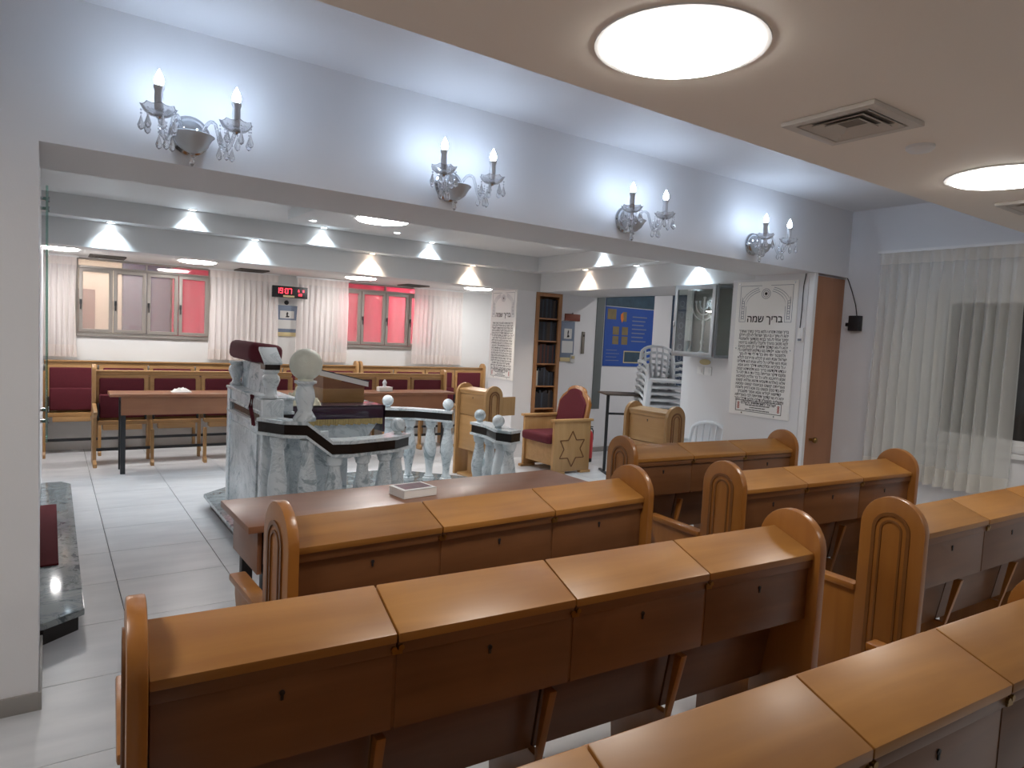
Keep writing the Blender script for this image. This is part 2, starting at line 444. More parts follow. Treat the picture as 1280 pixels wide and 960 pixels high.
# ---------------------------------------------------------------- windows
def far_window(n, x0, x1, z0, z1, nsash, label):
    t = thing('window_%d' % n, label, 'window'); del t['category']; struct(t)
    y = YF+.02
    MB().ring(rect(x0, x1, z0, z1), rect(x0+.03, x1-.03, z0+.025, z1-.02), 'Y', y, y+.07).out('window_frame', 'win_alu', t, bevel=.003)
    zt = z1-.10
    MB().box(x0+.03, x1-.03, y+.005, y+.065, zt-.02, zt+.01).out('transom_bar', 'win_alu', t, bevel=.003)
    w = (x1-x0-.06)/nsash
    for i in range(nsash):
        a = x0+.03+i*w
        s = MB().ring(rect(a+.004, a+w-.004, z0+.028, zt-.022), rect(a+.045, a+w-.045, z0+.068, zt-.062), 'Y', y-.012, y+.035).out('sash', 'win_alu', t, bevel=.003)
        MB().box(a+.043, a+w-.043, y+.008, y+.014, z0+.066, zt-.060).out('pane', 'win_glass', s)
        MB().box(a+.012, a+.034, y-.03, y-.012, 1.74, 1.80).box(a+.016, a+.030, y-.045, y-.03, 1.68, 1.80).out('handle', 'black_plastic', s, bevel=.003)
    for a, b in ((x0+.03, (x0+x1)/2-.006), ((x0+x1)/2+.006, x1-.03)):
        MB().box(a, b, y+.03, y+.036, zt+.01, z1-.02).out('pane', 'win_glass', t)
    MB().box((x0+x1)/2-.006, (x0+x1)/2+.006, y, y+.06, zt+.01, z1-.02).out('mullion', 'win_alu', t)
    MB().box(x0-.01, x1+.01, YF-.03, YF+.02, z0-.02, z0).out('window_sill', 'win_alu', t, bevel=.003)
far_window(1, *FW[0], 4, 'four-sash aluminium window in the far wall left of the red clock')
far_window(2, *FW[1], 4, 'aluminium window with red panes in the far wall between sheer curtains')
t = thing('window_3', 'dark night window behind the sheer curtain on the right wall', 'window'); del t['category']; struct(t)
MB().ring(rect(WY0, WY1, WZ0, WZ1), rect(WY0+.05, WY1-.05, WZ0+.05, WZ1-.05), 'X', XR+.02, XR+.08).out('window_frame', 'white_paint', t, bevel=.003)
for a, b in ((WY0+.05, 1.32), (1.38, WY1-.05)):
    s = MB().ring(rect(a, b, WZ0+.05, WZ1-.05), rect(a+.04, b-.04, WZ0+.09, WZ1-.09), 'X', XR+.03, XR+.07).out('sash', 'white_paint', t)
    MB().box(XR+.045, XR+.052, a+.04, b-.04, WZ0+.09, WZ1-.09).out('pane', 'night_glass', s)
MB().box(XR+.03, XR+.07, 1.32, 1.38, WZ0+.05, WZ1-.05).out('mullion', 'white_paint', t)
MB().box(XR-.04, XR+.02, WY0-.03, WY1+.03, WZ0-.035, WZ0).out('window_sill', 'white_paint', t, bevel=.004)
# corridor beyond the far windows
struct(MB().box(-1.5, 9, 11.3, 11.4, 0, 3).out('wall_corridor', 'outside_cream'))
struct(MB().box(-1.5, 9, YF+.2, 11.4, 2.75, 2.85).out('ceiling_corridor', 'wall'))
struct(MB().box(-1.5, 9, YF+.2, 11.4, -.06, 0).out('floor_corridor', 'base_stone'))
struct(MB().box(-1.6, -1.5, YF+.2, 11.4, 0, 2.85).box(9, 9.1, YF+.2, 11.4, 0, 2.85).out('wall_corridor_ends', 'outside_cream'))
tag(MB().box(.18, .53, 11.22, 11.29, .01, 1.98).out('corridor_door', 'outside_brown', bevel=.004), 'brown door seen through the leftmost far window pane', 'door')
tag(MB().box(.86, 1.46, 11.05, 11.28, 0, 2.7).out('grey_blue_screen', 'outside_blue', bevel=.01), 'grey-blue upright screen seen through the middle far window panes', 'screen')
cr = MB()
N = 90
for i in range(N):
    x = 1.48+4.9*i/(N-1); y = 11.0+.03*math.sin(i*1.1)
    cr.v += [(x, y, .05), (x, y, 2.7)]
for i in range(N-1): cr.f.append((2*i, 2*i+2, 2*i+3, 2*i+1))
tag(cr.out('red_hanging', 'outside_red', smooth=True), 'red fabric hanging outside behind the far windows', 'curtain')
for x in (.6, 3.0, 5.4):
    t = thing('corridor_lamp', 'flat ceiling lamp in the passage beyond the far windows', 'lamp', (x, 10.35, 2.75), 0, 'passage lamps')
    MB().box(-.3, .3, -.15, .15, -.05, 0).out('housing', 'white_paint', t); MB().box(-.27, .27, -.12, .12, -.055, -.05).out('diffuser', 'corridor_lamp', t)

# ---------------------------------------------------------------- curtains
def curtain(name, label, axis, a, b, p, z0, z1, nf, amp, mat, head=.09):
    t = thing(name, label, 'curtain')
    N = nf*8; rnd = random.Random(hash(label) % 1000 if False else len(label))
    ph = [rnd.uniform(-.6, .6) for _ in range(nf+2)]; am = [rnd.uniform(.55, 1.2) for _ in range(nf+2)]
    rows = [z1, z1-head, z1-.35, (z0+z1)/2, z0+.14, z0]
    def off(i, zi):
        u = i/N*nf; k = int(u); f = [.25, .35, .8, 1, 1, 1.05][zi]
        return amp*f*am[k]*math.sin(2*PI*u+ph[k]*.4*math.sin(PI*(u-k)))
    def sheet(r0, r1):
        m = MB(); rs = range(r0, r1+1)
        for zi in rs:
            for i in range(N+1):
                q = a+(b-a)*i/N + (.012*math.sin(i*.7+zi) if zi > 1 else 0); o = p+off(i, zi)
                m.v.append((q, o, rows[zi]) if axis == 'X' else (o, q, rows[zi]))
        w = N+1
        for r in range(len(rs)-1):
            for i in range(N): m.f.append((r*w+i, r*w+i+1, (r+1)*w+i+1, (r+1)*w+i))
        return m
    sheet(0, 1).out('heading_tape', mat+'_head', t, smooth=True)
    sheet(1, 4).out('cloth', mat, t, smooth=True)
    sheet(4, 5).out('hem', mat+'_head', t, smooth=True)
    if axis == 'X': MB().box(a-.02, b+.02, p-.012, p+.012, z1, z1+.02).out('rail', 'white_paint', t)
    else: MB().box(p-.012, p+.012, a-.02, b+.02, z1, z1+.02).out('rail', 'white_paint', t)
    return t
sheer('sheer_head', srgb(242, 239, 232), .16); sheer('sheer_far_head', srgb(244, 236, 232), .08)
curtain('sheer_curtain', 'long cream sheer curtain over the dark window on the right wall', 'Y', 1.88, 2.90, XR-.095, .63, 2.43, 13, .055, 'sheer')
FC = [(-.05, .26, 'narrow white sheer curtain at the far left beside the glass panel'),
      (1.70, 2.56, 'white sheer curtain left of the red digital clock'),
      (2.82, 3.55, 'white sheer curtain right of the red digital clock'),
      (4.60, 5.46, 'white sheer curtain at the right end of the far wall')]
for i, (a, b, lab) in enumerate(FC):
    curtain('sheer_curtain', lab, 'X', a, b, YF-.09, 1.12, 2.275, max(6, int((b-a)*15)), .026, 'sheer_far')

# ---------------------------------------------------------------- ceiling fittings
def panel_light(name, x, y, z, r, mat, label, group=None, ring=.022):
    t = thing(name, label, 'ceiling light', (x, y, z), 0, group)
    part(('plring', r), 'trim_ring', lambda m: m.ring(circ(0, 0, r+ring), circ(0, 0, r), 'Z', -.005, 0), 'white_paint', t, smooth=True)
    part(('pldisc', r, mat), 'diffuser', lambda m: m.lathe([(r, -.001), (r, -.006), (r*.96, -.014), (r*.8, -.019), (r*.4, -.022), (.001, -.023)], n=40), mat, t, smooth=True)
panel_light('round_ceiling_light', 1.56, 1.46, ZN, .236, 'panel_near', 'large round flush ceiling light nearest the camera')
panel_light('round_ceiling_light', 3.84, 1.42, ZN, .236, 'panel_near', 'round flush ceiling light cut off by the right edge of the photo')
panel_light('round_ceiling_light', -.72, 1.44, ZN, .247, 'panel_near', 'round flush ceiling light left of the camera')
panel_light('round_ceiling_light', 3.84, -1.0, ZN, .236, 'panel_near', 'unseen round ceiling light added behind the camera to brighten the right wall')  # added fill light out of view, lifts the right wall and bench backs
for x, y, lab in ((.06, 8.55, 'round ceiling light over the far left bench beside the glass panel'), (1.42, 8.62, 'round ceiling light in front of the four-sash far window'),
                  (3.46, 8.72, 'round ceiling light in front of the far window with red panes'), (5.25, 8.62, 'round ceiling light near the prayer board on the pier')):
    panel_light('round_ceiling_light', x, y, ZO, .20, 'panel_far', lab)
def vent(x, y, z, s, label, dark=False):
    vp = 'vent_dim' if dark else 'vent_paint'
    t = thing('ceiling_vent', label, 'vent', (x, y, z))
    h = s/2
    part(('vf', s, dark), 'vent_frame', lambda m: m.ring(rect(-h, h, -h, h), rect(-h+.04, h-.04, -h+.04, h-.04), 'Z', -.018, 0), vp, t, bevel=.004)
    part(('vb', s), 'duct', lambda m: m.box(-h+.03, h-.03, -h+.03, h-.03, -.003, -.0005), 'vent_dark', t)
    for i in range(3):
        o = h-.048-i*.034; q = o-.026
        def lv(m):
            for k in range(4):
                a = PI/2*k; R = Matrix.Rotation(a, 3, 'Z')
                P = [R @ Vector(p) for p in ((-o, -o, -.018), (o, -o, -.018), (q, -q, -.004), (-q, -q, -.004), (-o, -o, -.014), (o, -o, -.014), (q, -q, -.001), (-q, -q, -.001))]
                m.hexa(P)
        part(('vl', s, i, dark), 'louvre', lv, vp, t)
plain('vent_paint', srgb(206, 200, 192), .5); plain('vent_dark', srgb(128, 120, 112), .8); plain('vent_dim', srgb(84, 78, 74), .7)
vent(2.57, 1.49, ZN, .37, 'square ceiling vent between the two round lights')
vent(4.62, 1.50, ZN, .37, 'square ceiling vent at the right edge under the far round light')
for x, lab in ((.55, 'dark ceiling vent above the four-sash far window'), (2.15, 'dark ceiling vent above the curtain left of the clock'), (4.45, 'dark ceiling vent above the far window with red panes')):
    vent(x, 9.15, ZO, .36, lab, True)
t = thing('smoke_detector', 'small round white disc on the ceiling beside the square vent', 'detector', (3.06, 1.46, ZN))
MB().lathe([(.055, 0), (.055, -.012), (.045, -.022), (.02, -.026)], n=24).out('cover', 'white_paint', t, smooth=True)
# downlights of the tray
COOL, WARM = (.72, .88, 1.0), (1.0, .82, .64)
def downlight(x, y, z, lab, warm=False, watts=SPOT, ang=1.8, face=True):
    t = thing('downlight', lab, 'spotlight', (x, y, z), 0)
    part('dlring', 'trim_ring', lambda m: m.ring(circ(0, 0, .042, 20), circ(0, 0, .030, 20), 'Z', -.006, 0), 'white_paint', t, smooth=True)
    part(('dlface', warm), 'lens', lambda m: m.prism(circ(0, 0, .030, 20), 'Z', -.003, -.001), 'spot_face_warm' if warm else 'spot_face', t)
    if face: spot('downlight_beam', (0, 0, -.012), WARM if warm else COOL, watts, ang, t, .7)
yA = YT-.2-.058
for i, x in enumerate((1.11, 2.37, 3.64)):
    downlight(x, yA, ZT2, 'downlight of the upper far ceiling step, %s from the left' % ('first', 'second', 'third')[i])
yB = YT-.058
for i, x in enumerate((.46, 1.73, 3.0, 4.32)):
    downlight(x, yB, ZT1, ('cool downlight of the lower far ceiling step at the left end', 'cool downlight of the lower far ceiling step above the cushion desk',
              'warm downlight of the lower far ceiling step above the red window', 'warm downlight of the lower far ceiling step nearest the pier')[i], warm=i > 1)
for i, y in enumerate((6.32, 5.46, 4.62)):
    downlight(XT-.058, y, ZT1, ('warm downlight of the lower right ceiling step beside the bookcase', 'cool downlight of the lower right ceiling step above the chair stack',
              'cool downlight of the lower right ceiling step above the glass display case')[i], warm=i == 0)
for i, y in enumerate((5.85, 4.85)):
    downlight(XT-.2-.058, y, ZT2, ('downlight of the upper right ceiling step farther from the beam', 'downlight of the upper right ceiling step near the beam')[i])
# dropped ceiling panel over the bimah
t = thing('ceiling_drop_panel', 'rectangular dropped ceiling panel with a round light above the bimah', 'ceiling panel', (2.365, 5.70, ZT2))
MB().box(-.585, .585, -.6, .6, -.09, 0).out('panel_body', 'tray', t, bevel=.004)
panel_light('round_ceiling_light', 2.38, 5.55, ZT2-.09, .22, 'panel_far', 'round light in the dropped panel above the bimah, half hidden by the beam')
for i, (x, y) in enumerate(((1.95, 6.10), (2.78, 6.12))):
    downlight(x, y, ZT2-.09, ('left small downlight in the dropped panel above the bimah', 'right small downlight in the dropped panel above the bimah')[i], watts=5, ang=1.2)
for x, y in ((1.95, 5.25), (2.78, 5.25)):
    downlight(x, y, ZT2-.09, 'small downlight at the hidden near %s corner of the dropped panel' % ('left' if x < 2.3 else 'right'), watts=5, ang=1.2)
# alcove lamp (hidden behind the header)
panel_light('round_ceiling_light', 7.3, 5.8, 2.75, .2, 'panel_far', 'round light in the side alcove behind the chair stack')

# ---------------------------------------------------------------- crystal wall sconces
def sconce(x, lab):
    t = thing('crystal_sconce', lab, 'wall lamp', (x, YW, 2.385))
    part('sc_plate', 'back_plate', lambda m: m.lathe([(.082, 0), (.082, .008), (.07, .014), (.066, .03), (.05, .05), (.02, .06)], n=28, rot=Matrix.Rotation(PI/2, 3, 'X')), 'chrome', t, smooth=True)
    part('sc_bowl', 'bowl', lambda m: m.lathe([(.012, -.085), (.03, -.078), (.058, -.055), (.076, -.022), (.086, -.012), (.08, -.008), (.05, -.012)], (0, -.075, 0), 28), 'bowl_glass', t, smooth=True)
    part('sc_fin', 'finial', lambda m: m.lathe([(.005, 0), (.016, -.012), (.006, -.022), (.012, -.04), (.004, -.055)], (0, -.075, -.083), 12), 'crystal', t, smooth=True)
    for sx in (-1, 1):
        def armp(m, sx=sx):
            pts = []
            for k in range(17):
                u = k/16
                px = sx*(.03+.112*u); py = -.06-.15*u
                pz = -.02+.06*math.sin(PI*min(1, u*1.7)) - .075*math.sin(PI*max(0, (u-.45)/.55)) + .03*u
                pts.append((px, py, pz))
            m.tube(pts, .0075, 8)
        part(('sc_arm', sx), 'arm', armp, 'crystal', t, smooth=True)
        ex, ey, ez = sx*.142, -.21, .012
        d = part('sc_dish', 'drip_dish', dish, 'crystal', t, (ex, ey, ez), smooth=True)
        part('sc_cup', 'cup', lambda m: m.lathe([(.006, -.02), (.016, -.01), (.018, 0), (.01, .012)], n=14), 'chrome', d, smooth=True)
        part('sc_candle', 'candle_sleeve', lambda m: m.lathe([(.015, .01), (.0165, .06), (.015, .085), (.020, .098), (.020, .104)], n=14), 'candle', t, (ex, ey, ez), smooth=True)
        part('sc_bulb', 'bulb', lambda m: m.lathe([(.009, .104), (.016, .116), (.0175, .126), (.013, .143), (.006, .158), (.001, .168)], n=10), 'bulb', t, (ex, ey, ez), smooth=True)
        for k in range(7):
            a = 2*PI*(k+.4)/7
            part('sc_drop', 'crystal_drop', drop, 'crystal', d, (.060*math.cos(a), .060*math.sin(a), .014), smooth=True)
        for k, (qx, qy) in enumerate(((.1, -.35), (.5, -.1), (.9, -.5))):
            part('sc_drop2', 'crystal_drop', drop2, 'crystal', t, (ex-sx*qx*.06, ey+.02-qy*.05, ez-.012), smooth=True)
def dish(m):
    n = 24; i = len(m.v)
    prof = [(.008, -.014), (.034, -.008), (.054, .006), (.064, .024), (.059, .024), (.048, .010), (.028, -.002), (.008, -.006)]
    for r, z in prof:
        for k in range(n):
            a = 2*PI*k/n; rr = r*(1+.06*math.cos(8*a)) if r > .03 else r
            m.v.append((rr*math.cos(a), rr*math.sin(a), z+(.004*math.cos(8*a) if r > .04 else 0)))
    for j in range(len(prof)-1):
        for k in range(n):
            q = (k+1) % n; m.f.append((i+j*n+k, i+j*n+q, i+(j+1)*n+q, i+(j+1)*n+k))
def drop(m):
    for k in range(2): m.sphere((0, 0, -.010-.013*k), .0042, 6, 4)
    m.lathe([(.001, -.030), (.006, -.048), (.0125, -.068), (.0095, -.080), (.001, -.087)], n=8)
def drop2(m):
    for k in range(4): m.sphere((0, 0, -.010-.013*k), .0045, 6, 4)
    m.lathe([(.001, -.058), (.006, -.076), (.0125, -.096), (.0095, -.108), (.001, -.115)], n=8)
for x, lab in ((.49, 'two-light crystal wall sconce at the far left of the beam'), (1.745, 'two-light crystal wall sconce second from the left on the beam'),
               (3.03, 'two-light crystal wall sconce third from the left on the beam'), (4.34, 'two-light crystal wall sconce at the right end of the beam')):
    sconce(x, lab)

# ---------------------------------------------------------------- near benches with book boxes
def bench(label, group, L, R, n, arms=True, light=False, ZL=.93, shelf=False):
    bt, bd_, bs_ = ('oak', 'oak', 'oak_v') if light else ('bench_top', 'bench_dark', 'bench_side')
    dx, dy = R[0]-L[0], R[1]-L[1]; Ln = math.hypot(dx, dy); m_ = Ln/n; ml = round(m_, 4)
    t = thing('bench', label, 'bench', (L[0], L[1], 0), math.atan2(dy, dx), group)
    rise = .02 if light else .056
    for i in range(n):
        x = i*m_
        def lidb(m):
            a, b = .002, m_-.002
            m.hexa([(a, 0, ZL-.022), (b, 0, ZL-.022), (b, .162, ZL+rise-.022), (a, .162, ZL+rise-.022), (a, 0, ZL), (b, 0, ZL), (b, .162, ZL+rise), (a, .162, ZL+rise)])
        lid = part(('lid', ml, light), 'lid', lidb, bt, t, (x, 0, 0), bevel=.004)
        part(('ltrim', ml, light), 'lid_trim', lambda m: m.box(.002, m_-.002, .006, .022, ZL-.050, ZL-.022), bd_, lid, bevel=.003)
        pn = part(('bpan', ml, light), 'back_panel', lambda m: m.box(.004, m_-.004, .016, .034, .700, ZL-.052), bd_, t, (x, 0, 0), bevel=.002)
        part('keyhole', 'keyhole', lambda m: m.lathe([(.006, 0), (.006, .003)], (0, 0, 0), 10, Matrix.Rotation(PI/2, 3, 'X')).box(-.003, .003, -.003, 0, -.016, 0), 'black_metal', pn, (m_/2, .016, ZL-.085))
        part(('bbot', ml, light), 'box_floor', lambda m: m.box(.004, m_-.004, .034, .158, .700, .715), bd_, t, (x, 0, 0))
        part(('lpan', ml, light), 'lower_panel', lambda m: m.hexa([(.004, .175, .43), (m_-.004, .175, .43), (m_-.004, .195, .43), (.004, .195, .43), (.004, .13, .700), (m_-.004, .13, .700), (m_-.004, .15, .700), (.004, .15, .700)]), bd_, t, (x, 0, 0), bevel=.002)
        part(('fpan', ml, light), 'backrest', lambda m: m.hexa([(.006, .20, .44), (m_-.006, .20, .44), (m_-.006, .22, .44), (.006, .22, .44), (.006, .165, .97), (m_-.006, .165, .97), (m_-.006, .182, .97), (.006, .182, .97)]), bs_, t, (x, 0, 0), bevel=.002)
        part(('seat', ml, light), 'seat', lambda m: m.box(.015, m_-.015, .225, .50 if light else .58, .415, .440), bt, t, (x, 0, 0), bevel=.006)
        if i:
            def divb(m): m.prism([(.08, .64), (.11, .64), (.14, .43), (.50, .42), (.50, .39), (.40, .34), (.37, .05), (.46, .03), (.46, 0), (.10, 0), (.10, .03), (.16, .05), (.16, .30)], 'X', -.012, .012)
            part(('divider', light), 'leg', divb, bs_, t, (x, 0, 0), bevel=.002)
            part(('joint', light), 'joint_strip', lambda m: m.box(-.005, .005, .018, .03, .705, ZL-.052), bd_, t, (x, 0, 0))
            part('clasp', 'clasp', lambda m: m.lathe([(.007, 0), (.007, .006)], (-.008, 0, 0), 10, Matrix.Rotation(PI/2, 3, 'X')).lathe([(.007, 0), (.007, .006)], (.009, 0, .003), 10, Matrix.Rotation(PI/2, 3, 'X')).box(-.012, .012, -.004, 0, -.012, -.002), 'brass', t, (x, .006, ZL-.036))
    for s, x in ((-1, -.036), (1, Ln)):
        out = arch(-.022, .226, 0, 1.055, 18)
        part(('endp', light), 'end_panel', lambda m: m.prism(out, 'X', 0, .036), bs_, t, (x, 0, 0), bevel=.007)
        xo = x-.001 if s < 0 else x+.037
        def ringp(m):
            m.ring(arch(.030, .176, .16, .995, 18), arch(.044, .162, .174, .981, 18), 'X', -.004, .004)
            m.ring(arch(.060, .146, .19, .965, 18), arch(.068, .138, .198, .957, 18), 'X', -.0035, .0035)
        part('endmould', 'moulding', ringp, 'bench_mould', t, (xo, 0, 0), smooth=True)
        if arms:
            part(('armp', light), 'arm_panel', lambda m: m.prism([(.224, 0), (.52, 0), (.52, .06), (.47, .10), (.47, .36), (.58, .60), (.58, .645), (.224, .645)], 'X', .005, .031), bs_, t, (x, 0, 0), bevel=.003)
            part(('armr', light), 'armrest', lambda m: m.box(-.012, .048, .224, .60, .645, .672), bs_, t, (x, 0, 0), bevel=.008)
    if light:
        MB().box(.004, Ln-.004, .016, .034, .30, .694).out('lower_back_panel', bd_, t, bevel=.003)
        MB().box(Ln*.28, Ln*.72, .06, .09, .03, .34).out('leg', bs_, t, bevel=.003)
        MB().box(Ln*.10, Ln*.90, -.02, .24, 0, .03).out('foot', bd_, t, bevel=.005)
    if shelf:
        MB().box(Ln+.006, Ln+.030, .226, .42, .72, .93).out('side_shelf', bs_, t, bevel=.004)
    return t
wood('bench_mould', srgb(104, 64, 28), srgb(122, 78, 36), 'Z', .35, .3)
B_L, B_R = 'benches of the left column', 'benches of the right column'
bench('wooden bench with three lids behind the near table, frontmost of the left column', B_L, (.621, 1.998), (2.152, 2.050), 3)
bench('long four-lid wooden bench crossing the foreground, middle of the left column', B_L, (.152, 1.357), (2.111, 1.229), 4)
bench('four-lid wooden bench at the bottom right corner nearest the camera', B_L, (.17, .605), (2.16, .478), 4)
bench('three-lid wooden bench of the right column farthest from the camera', B_R, (2.81, 2.765), (4.203, 2.663), 3)
bench('three-lid wooden bench, second row of the right column', B_R, (2.722, 1.960), (4.152, 1.862), 3)
bench('wooden bench with wide arched end panel, nearest row of the right column', B_R, (2.735, 1.166), (4.40, 1.12), 3)
bench('single-seat wooden stall with arched ends in front of the stacked chairs', 'single stalls', (4.53, 4.60), (4.55, 4.14), 1, False, True, .99)
bench('single-seat light wooden stall standing right of the bimah', 'single stalls', (3.88, 6.68), (3.94, 6.21), 1, False, True, .99, True)

# ---------------------------------------------------------------- tables
def table(label, x0, y0, L, D, H, rz, group, apron=.19, inset=.10, ends=False):
    t = thing('table', label, 'table', (x0, y0, 0), rz, group)
    MB().box(0, L, 0, D, H-.028, H).out('table_top', 'table_top', t, bevel=.004)
    MB().box(inset, L-inset, .03, .048, H-.028-apron, H-.028).out('modesty_panel', 'table_top', t)
    for x in (inset, L-inset-.045):
        for y in (.05, D-.10):
            MB().box(x, x+.045, y, y+.045, 0, H-.028).out('leg', 'black_metal', t, bevel=.003)
        MB().box(x+.005, x+.04, .095, D-.10, H-.09, H-.04).out('cross_bar', 'black_metal', t)
        if ends: xe = x-.022 if x < 1 else x+.047; MB().box(xe, xe+.018, .05, D-.03, H-.21, H-.028).out('end_panel', 'table_top', t, bevel=.002)
    return t
table('long brown table with black legs between the front bench and the bimah', .625, 2.62, 1.83, .46, .83, .02, 'long tables', .14, .07, True)
table('long brown table in front of the far benches on the left side', .50, 7.80, 2.05, .42, .83, -.01, 'long tables')
table('long brown table in front of the far benches on the right side', 2.62, 7.78, 1.86, .42, .83, .02, 'long tables')

# ---------------------------------------------------------------- far upholstered benches
def pew(label, x0, y0, n, m_, ends, ztop=1.0, group='upholstered benches along the far wall'):
    # faces -Y; y0 = front of the feet
    t = thing('upholstered_bench', label, 'bench', (x0, y0, 0), 0, group)
    ml = round(m_, 4)
    L = n*m_
    MB().box(0, L, .40, .46, ztop-.035, ztop).out('top_rail', 'oak', t, bevel=.006)
    MB().box(0, L, .385, .47, ztop, ztop+.018).out('book_ledge', 'oak', t, bevel=.004)
    MB().box(0, L, .30, .33, .14, .17).out('foot_rail', 'black_metal', t)
    for i in range(n):
        x = i*m_
        part(('pb', ml, ztop), 'back_frame', lambda m: m.ring(rect(.01, m_-.01, .46, ztop-.035), rect(.06, m_-.06, .52, ztop-.075), 'Y', .40, .435), 'oak', t, (x, 0, 0), bevel=.004)
        part(('pc', ml, ztop), 'back_cushion', lambda m: m.prism(rect(.05, m_-.05, .50, ztop-.065), 'Y', .385, .42), 'burgundy', t, (x, 0, 0), bevel=.02, seg=3)
        st = part(('ps', ml), 'seat', lambda m: m.box(.03, m_-.03, .26, .385, .43, .475), 'oak', t, (x, 0, 0), bevel=.006)
        part(('pp', ml), 'seat_pad', lambda m: m.box(.05, m_-.05, .31, .365, .50, .76), 'burgundy', st, bevel=.02, seg=3)
        part(('pu', ml), 'seat_underside', lambda m: m.box(.08, m_-.08, .25, .37, .375, .43), 'oak', st, bevel=.004)
        for bx in (.032, m_-.046): part('pbr', 'bracket', lambda m: m.box(0, .014, .30, .385, .476, .66), 'black_metal', st, (bx, 0, 0), bevel=.002)
    for i in range(n+1):
        x = i*m_
        end = i in (0, n)
        if end and ((i == 0 and ends[0]) or (i == n and ends[1])):
            part(('pe', ztop), 'end_panel', lambda m: m.prism([(.30, 0), (.50, 0)] + [(p[0], p[1]) for p in arch(.34, .50, .6, ztop+.085, 10)[2:-1]] + [(.34, .66), (.05, .62), (.02, .60), (.03, .57), (.18, .52), (.24, .30), (.20, .06), (.06, .04), (.06, 0)], 'X', -.018, .018), 'oak_v', t, (x, 0, 0), bevel=.004)
        else:
            part(('pl', 0), 'leg', lambda m: m.prism([(0, 0), (.12, 0), (.12, .04), (.09, .07), (.09, .40), (.04, .40), (.04, .07), (0, .04)], 'X', -.016, .016), 'oak_v', t, (x, .0, 0), bevel=.003)
            part(('pr', 0), 'rear_leg', lambda m: m.box(-.016, .016, .42, .47, 0, .95), 'oak_v', t, (x, 0, 0), bevel=.003)
    return t
pew('upholstered wooden bench of the front far row, behind the left brown table', .40, 8.20, 4, .535, (True, False), 1.0)
pew('upholstered wooden bench of the front far row, behind the right brown table', 2.62, 8.22, 4, .53, (False, True), 1.0)
pew('upholstered wooden bench against the far wall under the four-sash window', -.05, 8.98, 4, .53, (False, False), 1.06)
pew('upholstered wooden bench against the far wall under the clock', 2.11, 8.98, 3, .53, (False, True), 1.06)
pew('upholstered wooden bench against the far wall under the red-paned window', 3.76, 8.98, 4, .53, (True, True), 1.06)

# ---------------------------------------------------------------- bimah
bim = thing('bimah', 'grey marble bimah platform with baluster railings and ball finials', 'bimah')
PZ = .12
plat = [(1.10, 4.62), (1.46, 4.24), (2.95, 4.24), (3.62, 4.85), (3.62, 6.0), (3.05, 6.62), (1.55, 6.62), (1.10, 6.20)]
MB().prism(plat, 'Z', PZ-.035, PZ).out('platform_slab', 'marble_dark', bim, bevel=.008)
ctr = Vector((2.36, 5.4, 0))
MB().prism([(ctr.x+(p[0]-ctr.x)*.96, ctr.y+(p[1]-ctr.y)*.96) for p in plat], 'Z', 0, PZ-.035).out('platform_riser', 'black_stone', bim)
def rail(pts, wid=.15):
    # pts: (x,y,z top). three stacked layers
    def off(P, w):
        Lf, Rt = [], []
        for i, p in enumerate(P):
            a = Vector(P[max(i-1, 0)][:2]); b = Vector(P[min(i+1, len(P)-1)][:2]); q = Vector(p[:2])
            d1 = (q-a) if i else (b-q); d2 = (b-q) if i < len(P)-1 else (q-a)
            d1.normalize(); d2.normalize(); n1 = Vector((-d1.y, d1.x)); n2 = Vector((-d2.y, d2.x)); nn = (n1+n2).normalized(); s = w/2/max(.5, nn.dot(n1))
            Lf.append((q.x+nn.x*s, q.y+nn.y*s)); Rt.append((q.x-nn.x*s, q.y-nn.y*s))
        return Lf, Rt
    for nm, mt, w, h0, h1 in (('handrail', 'marble', wid, 0, -.022), ('rail_band', 'black_stone', wid-.035, -.022, -.092), ('rail_base', 'marble', wid-.005, -.092, -.112)):
        Lf, Rt = off(pts, w); m = MB()
        for i in range(len(pts)-1):
            za, zb = pts[i][2], pts[i+1][2]
            m.hexa([Rt[i]+(za+h1,), Rt[i+1]+(zb+h1,), Lf[i+1]+(zb+h1,), Lf[i]+(za+h1,), Rt[i]+(za+h0,), Rt[i+1]+(zb+h0,), Lf[i+1]+(zb+h0,), Lf[i]+(za+h0,)])
        m.out(nm, mt, bim, bevel=.004 if len(pts) < 3 else 0)
def baluster(x, y, z1):
    h = z1-PZ
    P = [(.062, 0), (.062, .05), (.044, .07), (.050, .085), (.036, .11), (.034, .20), (.046, .34), (.062, .46), (.066, .55), (.058, .66), (.042, .80), (.038, .88), (.050, .90), (.050, .92), (.058, .95), (.058, 1)]
    part(('bal', round(z1, 3)), 'baluster', lambda m: m.lathe([(r, v*h) for r, v in P], n=18), 'marble', bim, (x, y, PZ), smooth=True)
def ball(x, y, z, r=.056):
    part(('ball', r), 'ball_finial', lambda m: m.lathe([(.03, 0), (.03, .008), (.02, .014)], n=16).sphere((0, 0, r+.008), r, 20, 12), 'marble', bim, (x, y, z), smooth=True)
RZ = .835
rail([(1.19, 4.66, .985), (1.31, 4.53, .975), (1.43, 4.50, .97), (1.60, 4.48, RZ), (1.72, 4.46, RZ), (2.06, 4.54, RZ), (2.22, 4.66, RZ)])
for x, y, z in ((1.27, 4.57, .86), (1.45, 4.50, .84), (1.63, 4.48, RZ-.112), (1.84, 4.49, RZ-.112), (2.03, 4.54, RZ-.112), (2.16, 4.62, RZ-.112)): baluster(x, y, z)
ball(2.17, 4.63, RZ)
MB().box(1.30, 1.66, 4.70, 4.73, PZ, .86).out('inner_panel', 'marble', bim)
